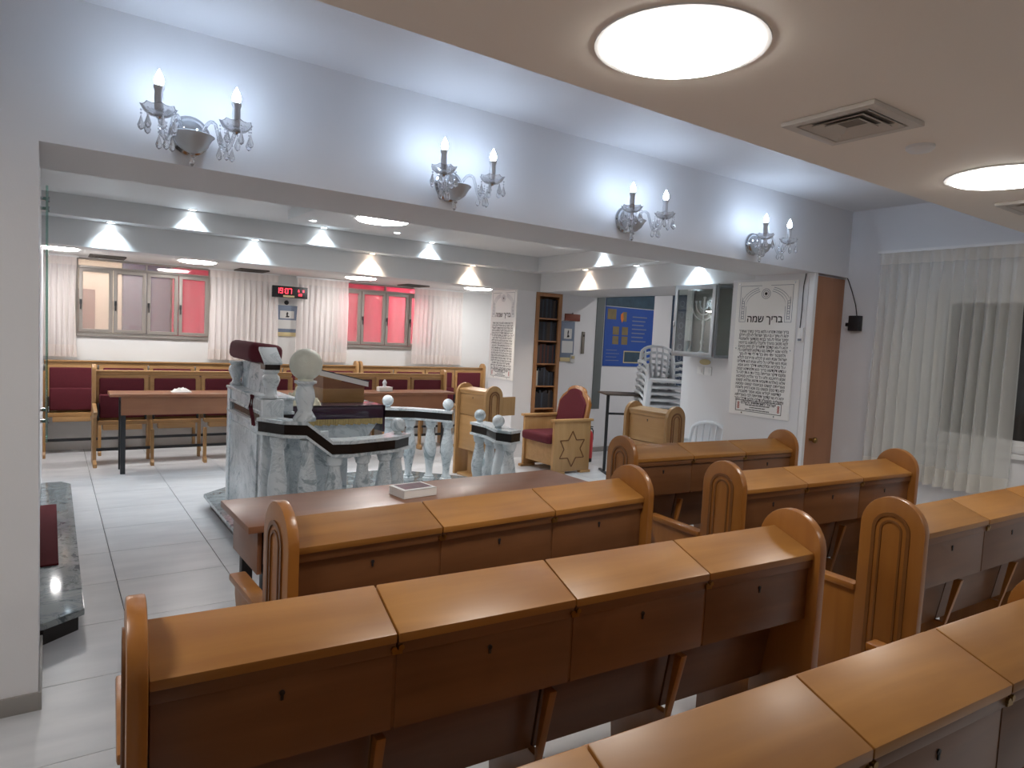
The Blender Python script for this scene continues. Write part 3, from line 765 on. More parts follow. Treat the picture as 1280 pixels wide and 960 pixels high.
rail([(2.70, 6.14, RZ+.02), (3.02, 6.08, RZ+.01), (3.34, 5.86, RZ)])
for x, y in ((2.77, 6.12), (2.98, 6.08), (3.16, 5.98), (3.30, 5.88)): baluster(x, y, RZ-.105)
ball(2.75, 6.12, RZ+.02); ball(3.30, 5.89, RZ)
rail([(3.17, 5.10, RZ), (3.18, 4.85, RZ), (3.12, 4.62, RZ), (3.17, 4.50, RZ)], .17)
for x, y in ((3.17, 5.06), (3.18, 4.90), (3.14, 4.68), (3.15, 4.56)): baluster(x, y, RZ-.112)
ball(3.17, 5.07, RZ, .052); ball(3.11, 4.68, RZ, .052)
# globe on its own marble column standing on the rail
col = thing('globe_lamp', 'large frosted globe on a short marble column on the bimah rail', 'globe lamp', (1.42, 4.50, .971))
MB().lathe([(.075, 0), (.075, .02), (.056, .05), (.046, .07), (.058, .12), (.066, .16), (.058, .21), (.048, .235), (.06, .25), (.074, .255), (.074, .27)], n=24).out('column', 'marble', col, smooth=True)
MB().lathe([(.05, .27), (.05, .285)], n=20).sphere((0, 0, .275+.104), .108, 28, 16).out('globe', 'globe', col, smooth=True)
# cantor's stand on the left side of the platform
st = thing('cantor_stand', 'tall grey marble cantor stand at the left side of the bimah', 'stand')
sx, sy0, sy1 = 1.19, 4.72, 5.74
MB().box(sx+.012, sx+.22, sy0, sy1, PZ, .90).out('body', 'marble', st, bevel=.004)
MB().box(sx, sx+.012, sy0+.10, sy1-.10, PZ+.06, .84).out('front_panel', 'marble', st, bevel=.006)
MB().box(sx-.01, sx+.23, sy0-.01, sy1+.01, .90, .92).out('lower_ledge', 'marble', st, bevel=.004)
MB().box(sx+.015, sx+.21, sy0+.02, sy1-.02, .92, .985).out('black_band', 'black_stone', st)
MB().box(sx-.005, sx+.23, sy0, sy1, .985, 1.005).out('middle_ledge', 'marble', st, bevel=.004)
MB().box(sx+.01, sx+.22, sy0+.01, sy1-.01, 1.005, 1.085).out('upper_block', 'marble', st)
MB().box(sx-.015, sx+.24, sy0-.015, sy1+.015, 1.085, 1.105).out('top_ledge', 'marble', st, bevel=.004)
MB().box(sx+.09, sx+.13, sy0+.10, sy1-.04, 1.105, 1.31).out('back_slab', 'marble', st)
for y in (sy0-.02, sy1-.02):
    MB().box(sx-.006, sx+.14, y-.05, y+.05, PZ, 1.10).out('corner_pilaster', 'marble', st, bevel=.02)
    MB().lathe([(.05, 0), (.05, .015), (.034, .03), (.03, .05), (.05, .09), (.062, .125), (.056, .15), (.04, .165), (.056, .18), (.056, .195)], (sx+.055, y, 1.105), 20).out('vase_baluster', 'marble', st, smooth=True)
MB().hexa([(sx-.005, sy0-.075, 1.335), (sx+.115, sy0-.075, 1.335), (sx+.115, sy0+.09, 1.43), (sx-.005, sy0+.09, 1.43), (sx-.005, sy0-.085, 1.35), (sx+.115, sy0-.085, 1.35), (sx+.115, sy0+.08, 1.45), (sx-.005, sy0+.08, 1.45)]).out('slanted_cap', 'marble', st, bevel=.004)
MB().box(sx+.005, sx+.105, sy0-.06, sy0+.06, 1.30, 1.338).out('cap_band', 'black_stone', st)
cu = thing('reading_cushion', 'thick burgundy velvet cushion on top of the cantor stand', 'cushion', (sx+.11, 5.28, 1.31))
MB().box(-.13, .11, -.26, .44, .01, .155).out('pad', 'burgundy', cu, bevel=.06, seg=4, rot=(0, .10, 0))
for k, y in enumerate((sy0+.12, sy0+.16)):
    tag(MB().tube([(sx-.028, y, 1.112), (sx-.026, y, 1.10), (sx-.028, y+.02*(k+1), 1.02), (sx-.022, y-.02, .94), (sx-.02, y-.03, .90)], .009, 6).out('cord_loop', 'burgundy', smooth=True), 'dark red cord hanging on the near corner of the cantor stand', 'cord', 'cords on the stand')
# reading table inside the rails
rt = thing('reading_table', 'marble reading table under a dark velvet cover in the bimah', 'table', (1.82, 5.30, PZ))
MB().hexa([(-.16, -.16, 0), (.16, -.16, 0), (.16, .16, 0), (-.16, .16, 0), (-.16, -.16, .45), (.16, -.16, .45), (.16, .16, .45), (-.16, .16, .45)]).out('pedestal', 'marble', rt, bevel=.006)
MB().hexa([(-.18, -.18, .45), (.18, -.18, .45), (.18, .18, .45), (-.18, .18, .45), (-.33, -.33, .75), (.33, -.33, .75), (.33, .33, .75), (-.33, .33, .75)]).out('flared_body', 'marble', rt, bevel=.004)
MB().box(-.35, .35, -.36, .36, .75, .885).out('table_slab', 'marble', rt, bevel=.004)
cv = thing('velvet_cover', 'shiny dark purple velvet cover with gold fringe on the reading table', 'cover', (1.82, 5.30, PZ+.885))
MB().box(-.372, .372, -.38, .38, .0, .012).box(-.372, .372, -.38, -.362, -.09, .012).box(-.372, .372, .362, .38, -.09, .012).box(-.372, -.352, -.38, .38, -.09, .012).box(.352, .372, -.38, .38, -.20, .012).out('cloth', 'velvet', cv, bevel=.004)
m = MB()
for k in range(37):
    x = -.372+.744*k/37; m.box(x+.001, x+.019, -.379, -.365, -.13-.004*(k % 3), -.09)
m.out('gold_fringe', 'gold', cv)['kind'] = 'stuff'
bs = thing('book_stand', 'wooden box book stand with slanted lid on the reading table', 'book stand', (1.93, 5.30, PZ+.898))
MB().box(-.17, .17, -.16, .16, 0, .11).out('box_body', 'oak', bs, bevel=.004)
MB().hexa([(-.17, -.16, .11), (.17, -.16, .11), (.17, .16, .11), (-.17, .16, .11), (-.17, -.16, .20), (.17, -.16, .125), (.17, .16, .125), (-.17, .16, .20)]).out('slanted_lid', 'table_top', bs)
bk = thing('prayer_book', 'thick open grey-bound book lying on the slanted book stand', 'book', (1.93, 5.30, PZ+.898))
MB().hexa([(-.20, -.17, .215), (.20, -.17, .125), (.20, .17, .125), (-.20, .17, .215), (-.20, -.17, .255), (.20, -.17, .165), (.20, .17, .165), (-.20, .17, .255)]).out('pages', 'paper', bk)
MB().hexa([(-.205, -.175, .255), (.205, -.175, .165), (.205, .175, .165), (-.205, .175, .255), (-.205, -.175, .263), (.205, -.175, .173), (.205, .175, .173), (-.205, .175, .263)]).out('book_cover', 'book_c', bk)
# lace cloth heap
def heap(sx_, sy_, h, n, seed):
    r = random.Random(seed); m = MB(); N = n
    for j in range(N+1):
        for i in range(N+1):
            u, v = i/N*2-1, j/N*2-1; d = max(abs(u), abs(v))
            z = h*(1-d**2)*(.75+.35*math.sin(u*9+r.random())*math.cos(v*8+r.random()))
            m.v.append((u*sx_, v*sy_, max(.002, z)))
    for j in range(N):
        for i in range(N): m.f.append((j*(N+1)+i, j*(N+1)+i+1, (j+1)*(N+1)+i+1, (j+1)*(N+1)+i))
    return m
tag(heap(.11, .13, .14, 18, 3).out('lace_cloth', 'lace', smooth=True, loc=(1.575, 5.07, PZ+.898)), 'crumpled cream lace cloth on the velvet covered reading table', 'cloth')

# ---------------------------------------------------------------- armchair by the bookcase
ch = thing('ceremonial_chair', 'wooden armchair with burgundy upholstery and a star carved on its side', 'armchair', (4.88, 6.17, 0))
for y, nm in ((0, 'near'), (.60, 'far')):
    sp = MB().box(.02, .58, y, y+.04, .03, .63).out('side_panel', 'oak_v', ch, bevel=.004)
    for xa, xb in ((-.02, .20), (.44, .60)): MB().box(xa, xb, y-.012, y+.052, 0, .03).out('foot', 'oak', ch, bevel=.006)
    MB().box(-.01, .61, y-.015, y+.055, .63, .66).out('armrest', 'oak', ch, bevel=.006)
    if y == 0:
        c, r = (.30, .30), .215
        for k in range(6):
            p = [(c[0]+r*math.cos(PI/2+2*PI*q/6), c[1]+r*math.sin(PI/2+2*PI*q/6)) for q in (k, k+1)]
            w = (c[0]+r/math.sqrt(3)*math.cos(PI/2+2*PI*(k+.5)/6), c[1]+r/math.sqrt(3)*math.sin(PI/2+2*PI*(k+.5)/6))
            for a, b in ((p[0], w), (w, p[1])):
                d = Vector((b[0]-a[0], b[1]-a[1])).normalized()*.006; nx, nz = -d.y, d.x
                MB().prism([(a[0]+nx, a[1]+nz), (b[0]+nx, b[1]+nz), (b[0]-nx, b[1]-nz), (a[0]-nx, a[1]-nz)], 'Y', -.004, .001).out('star_groove', 'bench_mould', sp)
MB().box(.05, .55, .04, .60, .10, .40).out('seat_box', 'oak', ch)
MB().box(-.04, .46, .045, .595, .36, .47).out('seat_cushion', 'burgundy', ch, bevel=.045, seg=4)
import mathutils
bf = MB().prism([(p[0], p[1]) for p in ([(.03, 0), (.61, 0), (.61, .42), (.56, .50)] + [(.32+.16*math.cos(PI*k/10)*1.05, .55+.085*math.sin(PI*k/10)) for k in range(11)] + [(.08, .50), (.03, .42)])], 'X', 0, .05)
bf.out('back_frame', 'bench_side', ch, bevel=.006, loc=(.47, 0, .42), rot=(0, .20, 0))
MB().prism([(.07, .02), (.57, .02), (.57, .41), (.52, .47)] + [(.32+.13*math.cos(PI*k/10)*1.05, .52+.07*math.sin(PI*k/10)) for k in range(11)] + [(.12, .47), (.07, .41)], 'X', -.025, .01).out('back_cushion', 'burgundy', ch, bevel=.012, seg=3, loc=(.47, 0, .42), rot=(0, .20, 0))

# ---------------------------------------------------------------- prayer boards
PRAYER = ['בריך שמה דמרא עלמא בריך כתרך ואתרך', 'יהא רעותך עם עמך ישראל לעלם ופרקן', 'ימינך אחזי לעמך בבית מקדשך ולאמטויי', 'לנא מטוב נהורך ולקבל צלותנא ברחמין',
 'יהא רעוא קדמך דתוריך לן חיין בטיבו', 'ולהוי אנא פקידא בגו צדיקיא למרחם עלי', 'ולמנטר יתי וית כל די לי ודי לעמך', 'ישראל אנת הוא זן לכלא ומפרנס לכלא', 'אנת הוא שליט על כלא אנת הוא דשליט',
 'על מלכיא ומלכותא דילך היא אנא', 'עבדא דקדשא בריך הוא דסגידנא קמה', 'ומקמי דיקר אורייתה בכל עדן ועדן לא על', 'אנש רחיצנא ולא על בר אלהין סמיכנא', 'אלא באלהא דשמיא דהוא אלהא קשוט',
 'ואורייתה קשוט ונביאוהי קשוט ומסגא', 'למעבד טבון וקשוט בה אנא רחיץ ולשמה', 'קדישא יקירא אנא אמר תשבחן', 'יהא רעוא קדמך דתפתח לבי באורייתא', 'ותשלים משאלין דלבי ולבא דכל עמך', 'ישראל לטב ולחיין ולשלם']
BW, BH = .61, 1.20
lines = []
z = BH-.455
for i, s in enumerate(PRAYER):
    me = text_mesh(s, .036); w = max(v.co.x for v in me.vertices)-min(v.co.x for v in me.vertices); q = min(1, .50/w); me.transform(Matrix.Diagonal((q, 1, 1, 1)))
    lines.append((me, BW/2, z)); z -= .0338
TXT = merge_text(lines, 'ink')
HEAD = merge_text([(text_mesh('בריך שמה', .088), BW/2, BH-.36)], 'ink')
def prayer_board(label, loc, rz):
    t = thing('prayer_board', label, 'prayer board', loc, rz, 'prayer boards')
    part('pb_panel', 'panel', lambda m: m.box(0, BW, -.012, 0, 0, BH), 'paper', t, bevel=.002)
    link('heading', HEAD, t, (0, -.0128, 0)); link('prayer_text', TXT, t, (0, -.0128, 0))
    def orn(m):
        for s in (0, 1):
            f = (lambda x: x) if not s else (lambda x: BW-x)
            for x0, z0, z1 in ((.04, BH-.36, BH-.04), (.105, BH-.36, BH-.22), (.06, BH-.34, BH-.14), (.085, BH-.34, BH-.18)):
                a, b = sorted((f(x0), f(x0+.0035))); m.box(a, b, -.0132, -.0125, z0, z1)
            for z_ in (BH-.36, BH-.04):
                a, b = sorted((f(.04), f(.1085 if z_ < BH-.1 else .26))); m.box(a, b, -.0132, -.0125, z_, z_+.0035)
            for r0 in (.20, .225, .25):
                P = [(f(.305-r0*math.cos(u)), BH-.22+(r0*.68)*math.sin(u)) for u in [PI/2*k/10*.8 for k in range(11)]]
                for (xa, za), (xb, zb) in zip(P, P[1:]): m.prism([(xa, za), (xb, zb), (xb, zb+.004), (xa, za+.004)], 'Y', -.0132, -.0125)
            for k in range(4): m.ring(circ(f(.075), BH-.32+k*.045, .014, 10), circ(f(.075), BH-.32+k*.045, .010, 10), 'Y', -.0132, -.0125)
        for r in (.045, .030): m.ring(circ(BW/2, BH-.11, r, 24), circ(BW/2, BH-.11, r-.004, 24), 'Y', -.0132, -.0125)
    part('pb_orn', 'ornament', orn, 'ink_faint', t)
    def star(m):
        for q in (0, 1):
            P = [(BW/2+.018*math.cos(PI/2+PI*q+2*PI*k/3), BH-.11+.018*math.sin(PI/2+PI*q+2*PI*k/3)) for k in range(3)]
            m.prism(P, 'Y', -.0134-.0002*q, -.0125)
    part('pb_star', 'star', star, 'ink', t)
    def cart(m):
        o = [(.09+.03*(1-math.cos(a)) if False else 0, 0) for a in ()]
        m.ring(rect(.07, BW-.07, .035, .135), rect(.0745, BW-.0745, .0395, .1305), 'Y', -.0132, -.0125)
        for k, (w) in enumerate((.14, .26, .17, .26)):
            n = int(w/.018)
            for i in range(n):
                x = BW/2-w/2+i*.018; m.box(x, x+.012+.003*((i*7+k) % 2), -.0132, -.0125, .112-k*.021, .120-k*.021)
    part('pb_cart', 'dedication', cart, 'ink', t)
    def redm(m):
        for s in (.10, BW-.10): 
            for k in range(3): m.ring(circ(s, .064+k*.021, .011, 10), circ(s, .064+k*.021, .005, 10), 'Y', -.0133, -.0125)
    part('pb_red', 'red_ornament', redm, 'ink_red', t)
    for x, z_ in ((.03, BH-.02), (BW-.03, BH-.02), (.14, .02), (BW-.14, .02), (.03, .6), (BW-.03, .6)):
        part('pb_screw', 'screw', lambda m: m.lathe([(.006, 0), (.006, .004)], n=10, rot=Matrix.Rotation(PI/2, 3, 'X')), 'chrome', t, (x, -.012, z_))
prayer_board('large white Hebrew prayer board beside the brown door, headed in bold letters', (XP-.001, 3.972, 1.005), -PI/2)
prayer_board('white Hebrew prayer board on the pier left of the tall bookcase', (5.049, 7.90, 1.03), -PI/2)

# ---------------------------------------------------------------- bookcase and books
bc = thing('bookcase', 'tall narrow wooden bookcase set into the wall behind the armchair', 'bookcase', (BX0, YC, 0))
bw = BX1-BX0; bd = .28
MB().ring(rect(.002, bw-.002, .05, BZ1-.002), rect(.055, bw-.055, .12, BZ1-.05), 'Y', -.02, .015).out('face_frame', 'case_wood', bc, bevel=.004)
for x in (.004, bw-.024): MB().box(x, x+.02, .015, bd, .05, BZ1-.004).out('side', 'case_wood', bc)
MB().box(.024, bw-.024, bd-.01, bd, .05, BZ1-.004).out('back', 'case_wood', bc)
SHZ = [.10, .36, .66, .965, 1.27, 1.58, 1.885]
for z in SHZ: MB().box(.024, bw-.024, -.004, bd-.01, z-.018, z).out('shelf', 'case_wood', bc)
rb = random.Random(11)
names = ['bottom', 'second', 'third', 'fourth', 'fifth', 'sixth', 'top']
for si, z in enumerate(SHZ):
    if si < 2: continue
    x = BX0+.032; top = (SHZ+[BZ1-.04])[si+1]-.03; k = 0
    while x < BX1-.066:
        w = rb.uniform(.024, .036) if si != 3 else rb.uniform(.018, .032); h = min(top-z, rb.uniform(.245, .262) if si > 3 else rb.uniform(.18, .25))
        white = si == 3 and k in (1, 2)
        mt = 'book_e' if white else rb.choice(['book_a', 'book_a', 'book_b', 'book_c', 'book_d'] if si == 4 else ['book_a', 'book_a', 'book_b', 'book_c'])
        od = ['first', 'second', 'third', 'fourth', 'fifth', 'sixth', 'seventh', 'eighth', 'ninth', 'tenth', 'eleventh', 'twelfth', 'thirteenth', 'fourteenth', 'fifteenth', 'sixteenth', 'seventeenth', 'eighteenth'][k]
        lab = '%s book, %s from the left on the %s shelf of the tall bookcase' % ('pale slim' if white else 'dark bound', od, names[si])
        b_ = thing('book', lab, 'book', (x, YC+.02, z), 0, 'pale books' if white else 'volumes on the %s shelf' % names[si])
        MB().box(.001, w-.001, .012, .17, .003, h-.003).out('pages', 'paper', b_)
        MB().box(0, w, 0, .008, 0, h).box(0, .003, 0, .175, 0, h).box(w-.003, w, 0, .175, 0, h).out('binding', mt, b_, bevel=.001, seg=1)
        x += w+.0015; k += 1

# ---------------------------------------------------------------- things on the walls
def memo_board(label, x, y, z, w, h):
    t = thing('calendar_board', label, 'calendar', (x, y, z), 0, 'wall calendars')
    MB().box(0, w, -.012, 0, 0, h).out('board', 'cal_blue', t, bevel=.002)
    MB().box(.02, w-.02, -.0135, -.012, h*.13, h*.46).out('date_block', 'cal_pale', t)
    MB().box(.05, w-.05, -.0135, -.012, h*.52, h*.80).out('picture', 'cal_pale', t)
    MB().prism([(w*.42, h*.56), (w*.58, h*.56), (w*.62, h*.60), (w*.53, h*.63), (w*.56, h*.72), (w*.50, h*.77), (w*.46, h*.70), (w*.47, h*.62)], 'Y', -.0145, -.0135).out('dark_emblem', 'ink', t)
    MB().box(0, w, -.016, 0, -.055, 0).out('base_strip', 'cal_gold', t, bevel=.002)
memo_board('blue-grey calendar board hanging under the red digital clock', 2.565, YF-.001, 1.515, .29, .37)
memo_board('blue-grey calendar board on the wall between bookcase and alcove', 5.81, YC-.001, 1.36, .235, .50)
ck = thing('digital_clock', 'black digital wall clock with red numerals between the far windows', 'clock', (2.465, YF-.13, 1.985))
MB().box(0, .47, -.05, 0, 0, .155).out('case', 'black_plastic', ck, bevel=.004)
MB().box(.20, .27, 0, .129, .05, .11).out('wall_bracket', 'black_metal', ck)
def seg7(m, ch_, x, z, w, h, th):
    S = {'0': 'abcdef', '1': 'bc', '2': 'abged', '3': 'abgcd', '4': 'fgbc', '5': 'afgcd', '6': 'afgedc', '7': 'abc', '8': 'abcdefg', '9': 'abcdfg'}[ch_]
    y0, y1 = -.0525, -.050
    R = {'a': (x, x+w, z+h-th, z+h), 'g': (x, x+w, z+h/2-th/2, z+h/2+th/2), 'd': (x, x+w, z, z+th), 'f': (x, x+th, z+h/2, z+h), 'b': (x+w-th, x+w, z+h/2, z+h), 'e': (x, x+th, z, z+h/2), 'c': (x+w-th, x+w, z, z+h/2)}
    for c in S: a, b, e, f = R[c]; m.box(a, b, y0, y1, e, f)
for c, x in zip('1907', (.045, .095, .165, .215)):
    m = MB(); seg7(m, c, x, .055, .038, .07, .007); m.out('digit', 'led_red', ck)
m = MB(); m.box(.149, .155, -.0525, -.05, .07, .077).box(.149, .155, -.0525, -.05, .10, .107); m.out('colon', 'led_red', ck)
for c, x in zip('20', (.345, .372)):
    m = MB(); seg7(m, c, x, .035, .018, .03, .004); m.out('small_digit', 'led_red', ck)
m = MB().prism([(.335, .085), (.342, .085), (.346, .11), (.35, .085), (.357, .085), (.348, .12), (.343, .12)], 'Y', -.0525, -.05).box(.40, .42, -.0525, -.05, .085, .115); m.out('day_mark', 'led_red', ck)
MB().box(.14, .29, -.053, -.05, .008, .032).out('name_plate', 'cal_gold', ck)
cb = thing('wall_hook_disc', 'small dark round knob on the wall between clock and calendar', 'knob', (2.70, YF-.001, 1.925))
MB().lathe([(.03, 0), (.032, .012), (.02, .028)], n=16, rot=Matrix.Rotation(PI/2, 3, 'X')).out('disc', 'black_plastic', cb, smooth=True)
wp = thing('wooden_plaque', 'small red-brown wooden plaque above the calendar by the alcove', 'plaque', (5.86, YC-.001, 1.87))
MB().box(0, .27, -.018, 0, 0, .095).out('board', 'red_brown', wp, bevel=.004)
MB().tube([(.13, -.01, .095), (.135, -.01, .115), (.14, -.01, .095)], .004, 6).out('hanger', 'black_metal', wp)
mz = thing('mezuzah', 'slim grey case mounted upright beside the alcove opening', 'mezuzah', (6.185, YC-.001, 1.42))
MB().box(0, .05, -.02, 0, 0, .31).out('case', 'silver_dull', mz, bevel=.005) if 'silver_dull' in MATS else None
plain('silver_dull', srgb(132, 126, 116), .5, metal=.3)
MB().box(0, .05, -.02, 0, 0, .31).out('case', 'silver_dull', mz, bevel=.006)
MB().box(.014, .036, -.023, -.02, .24, .27).out('emblem', 'ink', mz)
so = thing('wall_socket', 'beige wall socket beside the lower corner of the calendar', 'socket', (5.985, YC-.001, 1.29))
MB().box(0, .08, -.03, 0, 0, .11).out('plate', 'cal_pale', so, bevel=.006); MB().box(.015, .065, -.04, -.03, .055, .095).out('plug', 'cal_gold', so, bevel=.004)
# alcove wall: grey panel and posters
gp = tag(MB().box(6.44, 6.585, YC-.012, YC-.001, .63, 2.60).out('grey_wall_panel', 'grey_panel', bevel=.002), 'tall plain grey panel on the alcove wall left of the blue poster', 'panel')
po = thing('blue_poster', 'large blue poster board with gold patches on the alcove wall', 'poster', (6.605, YC-.001, 1.255))
pw, ph_ = .98, 1.20
MB().box(0, pw, -.010, 0, 0, ph_).out('board', 'poster_blue', po)
MB().box(0, pw, -.012, -.010, .87, ph_).out('top_picture', 'poster_dark', po)
MB().box(0, pw, -.0125, -.010, .862, .870).out('white_line', 'cal_pale', po)
for x, z, w, h in ((.04, .68, .17, .15), (.16, .46, .12, .12), (.34, .46, .12, .12), (.16, .32, .12, .12), (.34, .32, .12, .12), (.34, .66, .08, .14)):
    MB().box(x, x+w, -.012, -.010, z, z+h).out('gold_patch', 'poster_gold', po)
MB().prism([(.30, .76), (.34, .79), (.36, .70), (.33, .64), (.30, .70)], 'Y', -.0135, -.0121).out('flame', 'poster_orange', po)
for k in range(7): MB().box(.54, .54+.30-.03*(k % 3), -.0118, -.010, .73-.06*k, .745-.06*k).out('text_line', 'ink_faint', po)
for k in range(4): MB().box(.05, .05+.26-.05*(k % 2), -.0118, -.010, .08+.05*k, .088+.05*k).out('text_line', 'ink_faint', po)
MB().ring(rect(.40, .82, .05, .23), rect(.415, .805, .065, .215), 'Y', -.013, -.010).out('picture_frame', 'cal_gold', po)
MB().box(.415, .805, -.012, -.010, .065, .215).out('framed_picture', 'poster_dark', po)
p2 = thing('dark_blue_poster', 'dark blue patterned banner on the alcove wall behind the display case', 'poster', (7.99, YC-.001, .95))
MB().box(0, .45, -.010, 0, 0, 1.65).out('board', 'poster_navy', p2)
for k in range(9):
    for q in range(3):
        part('p2ring', 'ornament_ring', lambda m: m.ring(circ(0, 0, .05, 16), circ(0, 0, .04, 16), 'Y', -.0115, -.010), 'ink_faint', p2, (.09+q*.13, 0, .12+k*.17))

# ---------------------------------------------------------------- display case with menorah
XC = XQ-.285
plain('case_back', srgb(120, 118, 114), .4)
dc = thing('display_case', 'grey metal wall cabinet with glass front holding a silver menorah', 'display case', (XC, 4.30, 1.496))
cd_, cw, chh = .282, .54, .724
def edges(m, b=.028):
    for y in (0, cw-b):
        for x in (0, cd_-b): m.box(x, x+b, y, y+b, 0, chh)
    for z in (0, chh-b):
        for y in (0, cw-b): m.box(b, cd_-b, y, y+b, z, z+b)
        m.box(0, b, b, cw-b, z, z+b)
edges_m = MB(); edges(edges_m); edges_m.out('frame', 'alu', dc, bevel=.003)
MB().box(.02, cd_-.004, .02, cw-.02, .008, .02).out('case_floor', 'alu', dc); MB().box(.02, cd_-.004, .02, cw-.02, chh-.02, chh-.004).out('case_top', 'alu', dc)
MB().box(cd_-.008, cd_-.002, .02, cw-.02, .01, chh-.01).out('back_panel', 'case_back', dc)
dd = MB().ring(rect(.012, cw-.012, .012, chh-.012), rect(.05, cw-.05, .05, chh-.05), 'X', -.018, -.001).out('door_frame', 'alu', dc, bevel=.003)
MB().box(-.010, -.006, .045, cw-.045, .045, chh-.045).out('door_glass', 'glass', dd)
MB().box(-.03, -.018, cw-.035, cw-.02, .30, .36).out('lock', 'chrome', dd, bevel=.003)
for y in (.006, cw-.010): MB().box(.028, cd_-.028, y, y+.004, .028, chh-.028).out('side_glass', 'glass', dc)
MB().box(.03, cd_-.02, .06, cw-.06, .375, .381).out('glass_shelf_edge', 'glass', dc)
mn = thing('menorah', 'silver branched menorah standing inside the wall display case', 'menorah', (XC+.14, 4.57, 1.518))
MB().lathe([(.075, 0), (.075, .012), (.045, .025), (.018, .045), (.013, .10), (.022, .13), (.012, .16), (.012, .30), (.02, .33), (.010, .36), (.010, .56)], n=18).out('stem', 'silver', mn, smooth=True)
for k in range(1, 4):
    r = .052*k
    MB().tube([(0, r*math.cos(PI+PI*q/16), .52-r*math.sin(PI*q/16)*1.05) for q in range(17)], .009, 8).out('branch', 'silver', mn, smooth=True)
for k in range(-3, 4):
    MB().lathe([(.006, 0), (.014, .012), (.016, .03), (.010, .032)], (0, .052*k, .52 if k else .56), 12).out('candle_cup', 'silver', mn, smooth=True)
cup = tag(MB().lathe([(.025, 0), (.025, .006), (.008, .02), (.008, .05), (.028, .08), (.032, .14), (.028, .14), (.02, .08)], n=18).out('kiddush_cup', 'silver', smooth=True, loc=(XC+.11, 4.74, 1.518)), 'small silver goblet at the left inside the display case', 'goblet')
sw = thing('light_switches', 'white double light switch under the display case', 'switch', (XQ-.001, 4.72, 1.31), -PI/2)
for x in (0, .095): MB().box(x, x+.085, -.012, 0, 0, .085).out('switch_plate', 'white_paint', sw, bevel=.004)
for x in (.02, .115): MB().box(x, x+.045, -.018, -.012, .02, .065).out('rocker', 'white_paint', sw, bevel=.003)
sk = thing('wall_sign', 'small tan oval sign on the wall under the display case', 'sign', (XQ-.001, 4.70, 1.415), -PI/2)
MB().prism([(.07+.07*math.cos(2*PI*k/24), .03+.03*math.sin(2*PI*k/24)) for k in range(24)], 'Y', -.008, 0).out('disc', 'cal_gold', sk)
th = thing('thermostat', 'small white wall thermostat beside the large prayer board', 'thermostat', (XP-.001, 3.335, 1.68), -PI/2)
MB().box(0, .05, -.018, 0, 0, .12).out('body', 'white_paint', th, bevel=.004); MB().box(.008, .042, -.021, -.018, .012, .03).out('slider', 'ink_faint', th)
# transformer with cable on the right wall
tr = thing('power_adapter', 'black plug adapter with a thin cable on the right wall by the door', 'adapter', (XR-.001, 3.10, 1.80))
MB().box(-.06, -.01, -.05, .05, 0, .13).out('adapter_body', 'black_plastic', tr, bevel=.006)
MB().box(-.012, 0, -.045, .11, .02, .10).out('socket_plate', 'white_paint', tr, bevel=.003)
MB().box(-.03, -.012, .06, .09, .04, .07).out('socket_plug', 'black_plastic', tr, bevel=.003)
MB().tube([(-.02, 0, .13), (-.015, .02, .22), (-.02, .06, .34), (-.015, .10, .43), (-.012, .113, .452)], .004, 6).out('cable', 'black_plastic', tr)
tag(MB().tube([(XP-.006, YW+.085, 2.255), (XP-.006, YW+.10, 2.15), (XP-.005, YW+.10, 1.95), (XP-.005, YW+.105, 1.80)], .0035, 6).out('wall_cable', 'black_plastic'), 'thin dark cable running down the wall beside the large prayer board', 'cable')

# ---------------------------------------------------------------- plastic chairs
def plastic_chair(label, loc, rz, group=None):
    t = thing('plastic_chair', label, 'chair', loc, rz, group)
    MB().box(-.21, .21, -.22, .20, .425, .445).out('seat', 'plastic_white', t, bevel=.012, seg=2)
    MB().hexa([(-.21, -.24, .41), (.21, -.24, .41), (.21, -.215, .41), (-.21, -.215, .41), (-.21, -.235, .44), (.21, -.235, .44), (.21, -.215, .445), (-.21, -.215, .445)]).out('seat_lip', 'plastic_white', t, bevel=.006)
    lean = .16
    def bp(x, z): return (x, .20+lean*(z-.44), z)
    pts = [bp(-.21, .44), bp(-.215, .60), bp(-.20, .74)] + [bp(.20*math.cos(PI-PI*k/10), .74+.09*math.sin(PI*k/10)) for k in range(11)] + [bp(.20, .74), bp(.215, .60), bp(.21, .44)]
    MB().tube(pts, .019, 8).out('back_frame', 'plastic_white', t, smooth=True)
    for k in range(5):
        x = (k-2)*.072
        MB().tube([bp(x*.8, .45), bp(x, .62), bp(x*1.05, .74+.085*math.sqrt(max(0, 1-(x*1.05/.2)**2)))], .011, 6).out('slat', 'plastic_white', t, smooth=True)
    for s in (-1, 1):
        MB().tube([(s*.225, .235, .62), (s*.262, .12, .645), (s*.265, -.08, .64), (s*.25, -.19, .60), (s*.235, -.215, .44)], .018, 8).out('arm', 'plastic_white', t, smooth=True)
        MB().hexa([(s*.255-.02, -.25, 0), (s*.255+.02, -.25, 0), (s*.255+.02, -.21, 0), (s*.255-.02, -.21, 0), (s*.215-.028, -.235, .44), (s*.215+.028, -.235, .44), (s*.215+.028, -.18, .44), (s*.215-.028, -.18, .44)]).out('leg', 'plastic_white', t, bevel=.006)
        MB().hexa([(s*.24-.02, .25, 0), (s*.24+.02, .25, 0), (s*.24+.02, .29, 0), (s*.24-.02, .29, 0), (s*.205-.028, .16, .44), (s*.205+.028, .16, .44), (s*.205+.028, .22, .44), (s*.205-.028, .22, .44)]).out('leg', 'plastic_white', t, bevel=.006)
    return t
SP = 'stacked white plastic chairs in the alcove'
c0 = plastic_chair('white plastic armchair at the very bottom of the alcove stack', (6.12, 5.72, 0), -.50, SP)
NST = 11
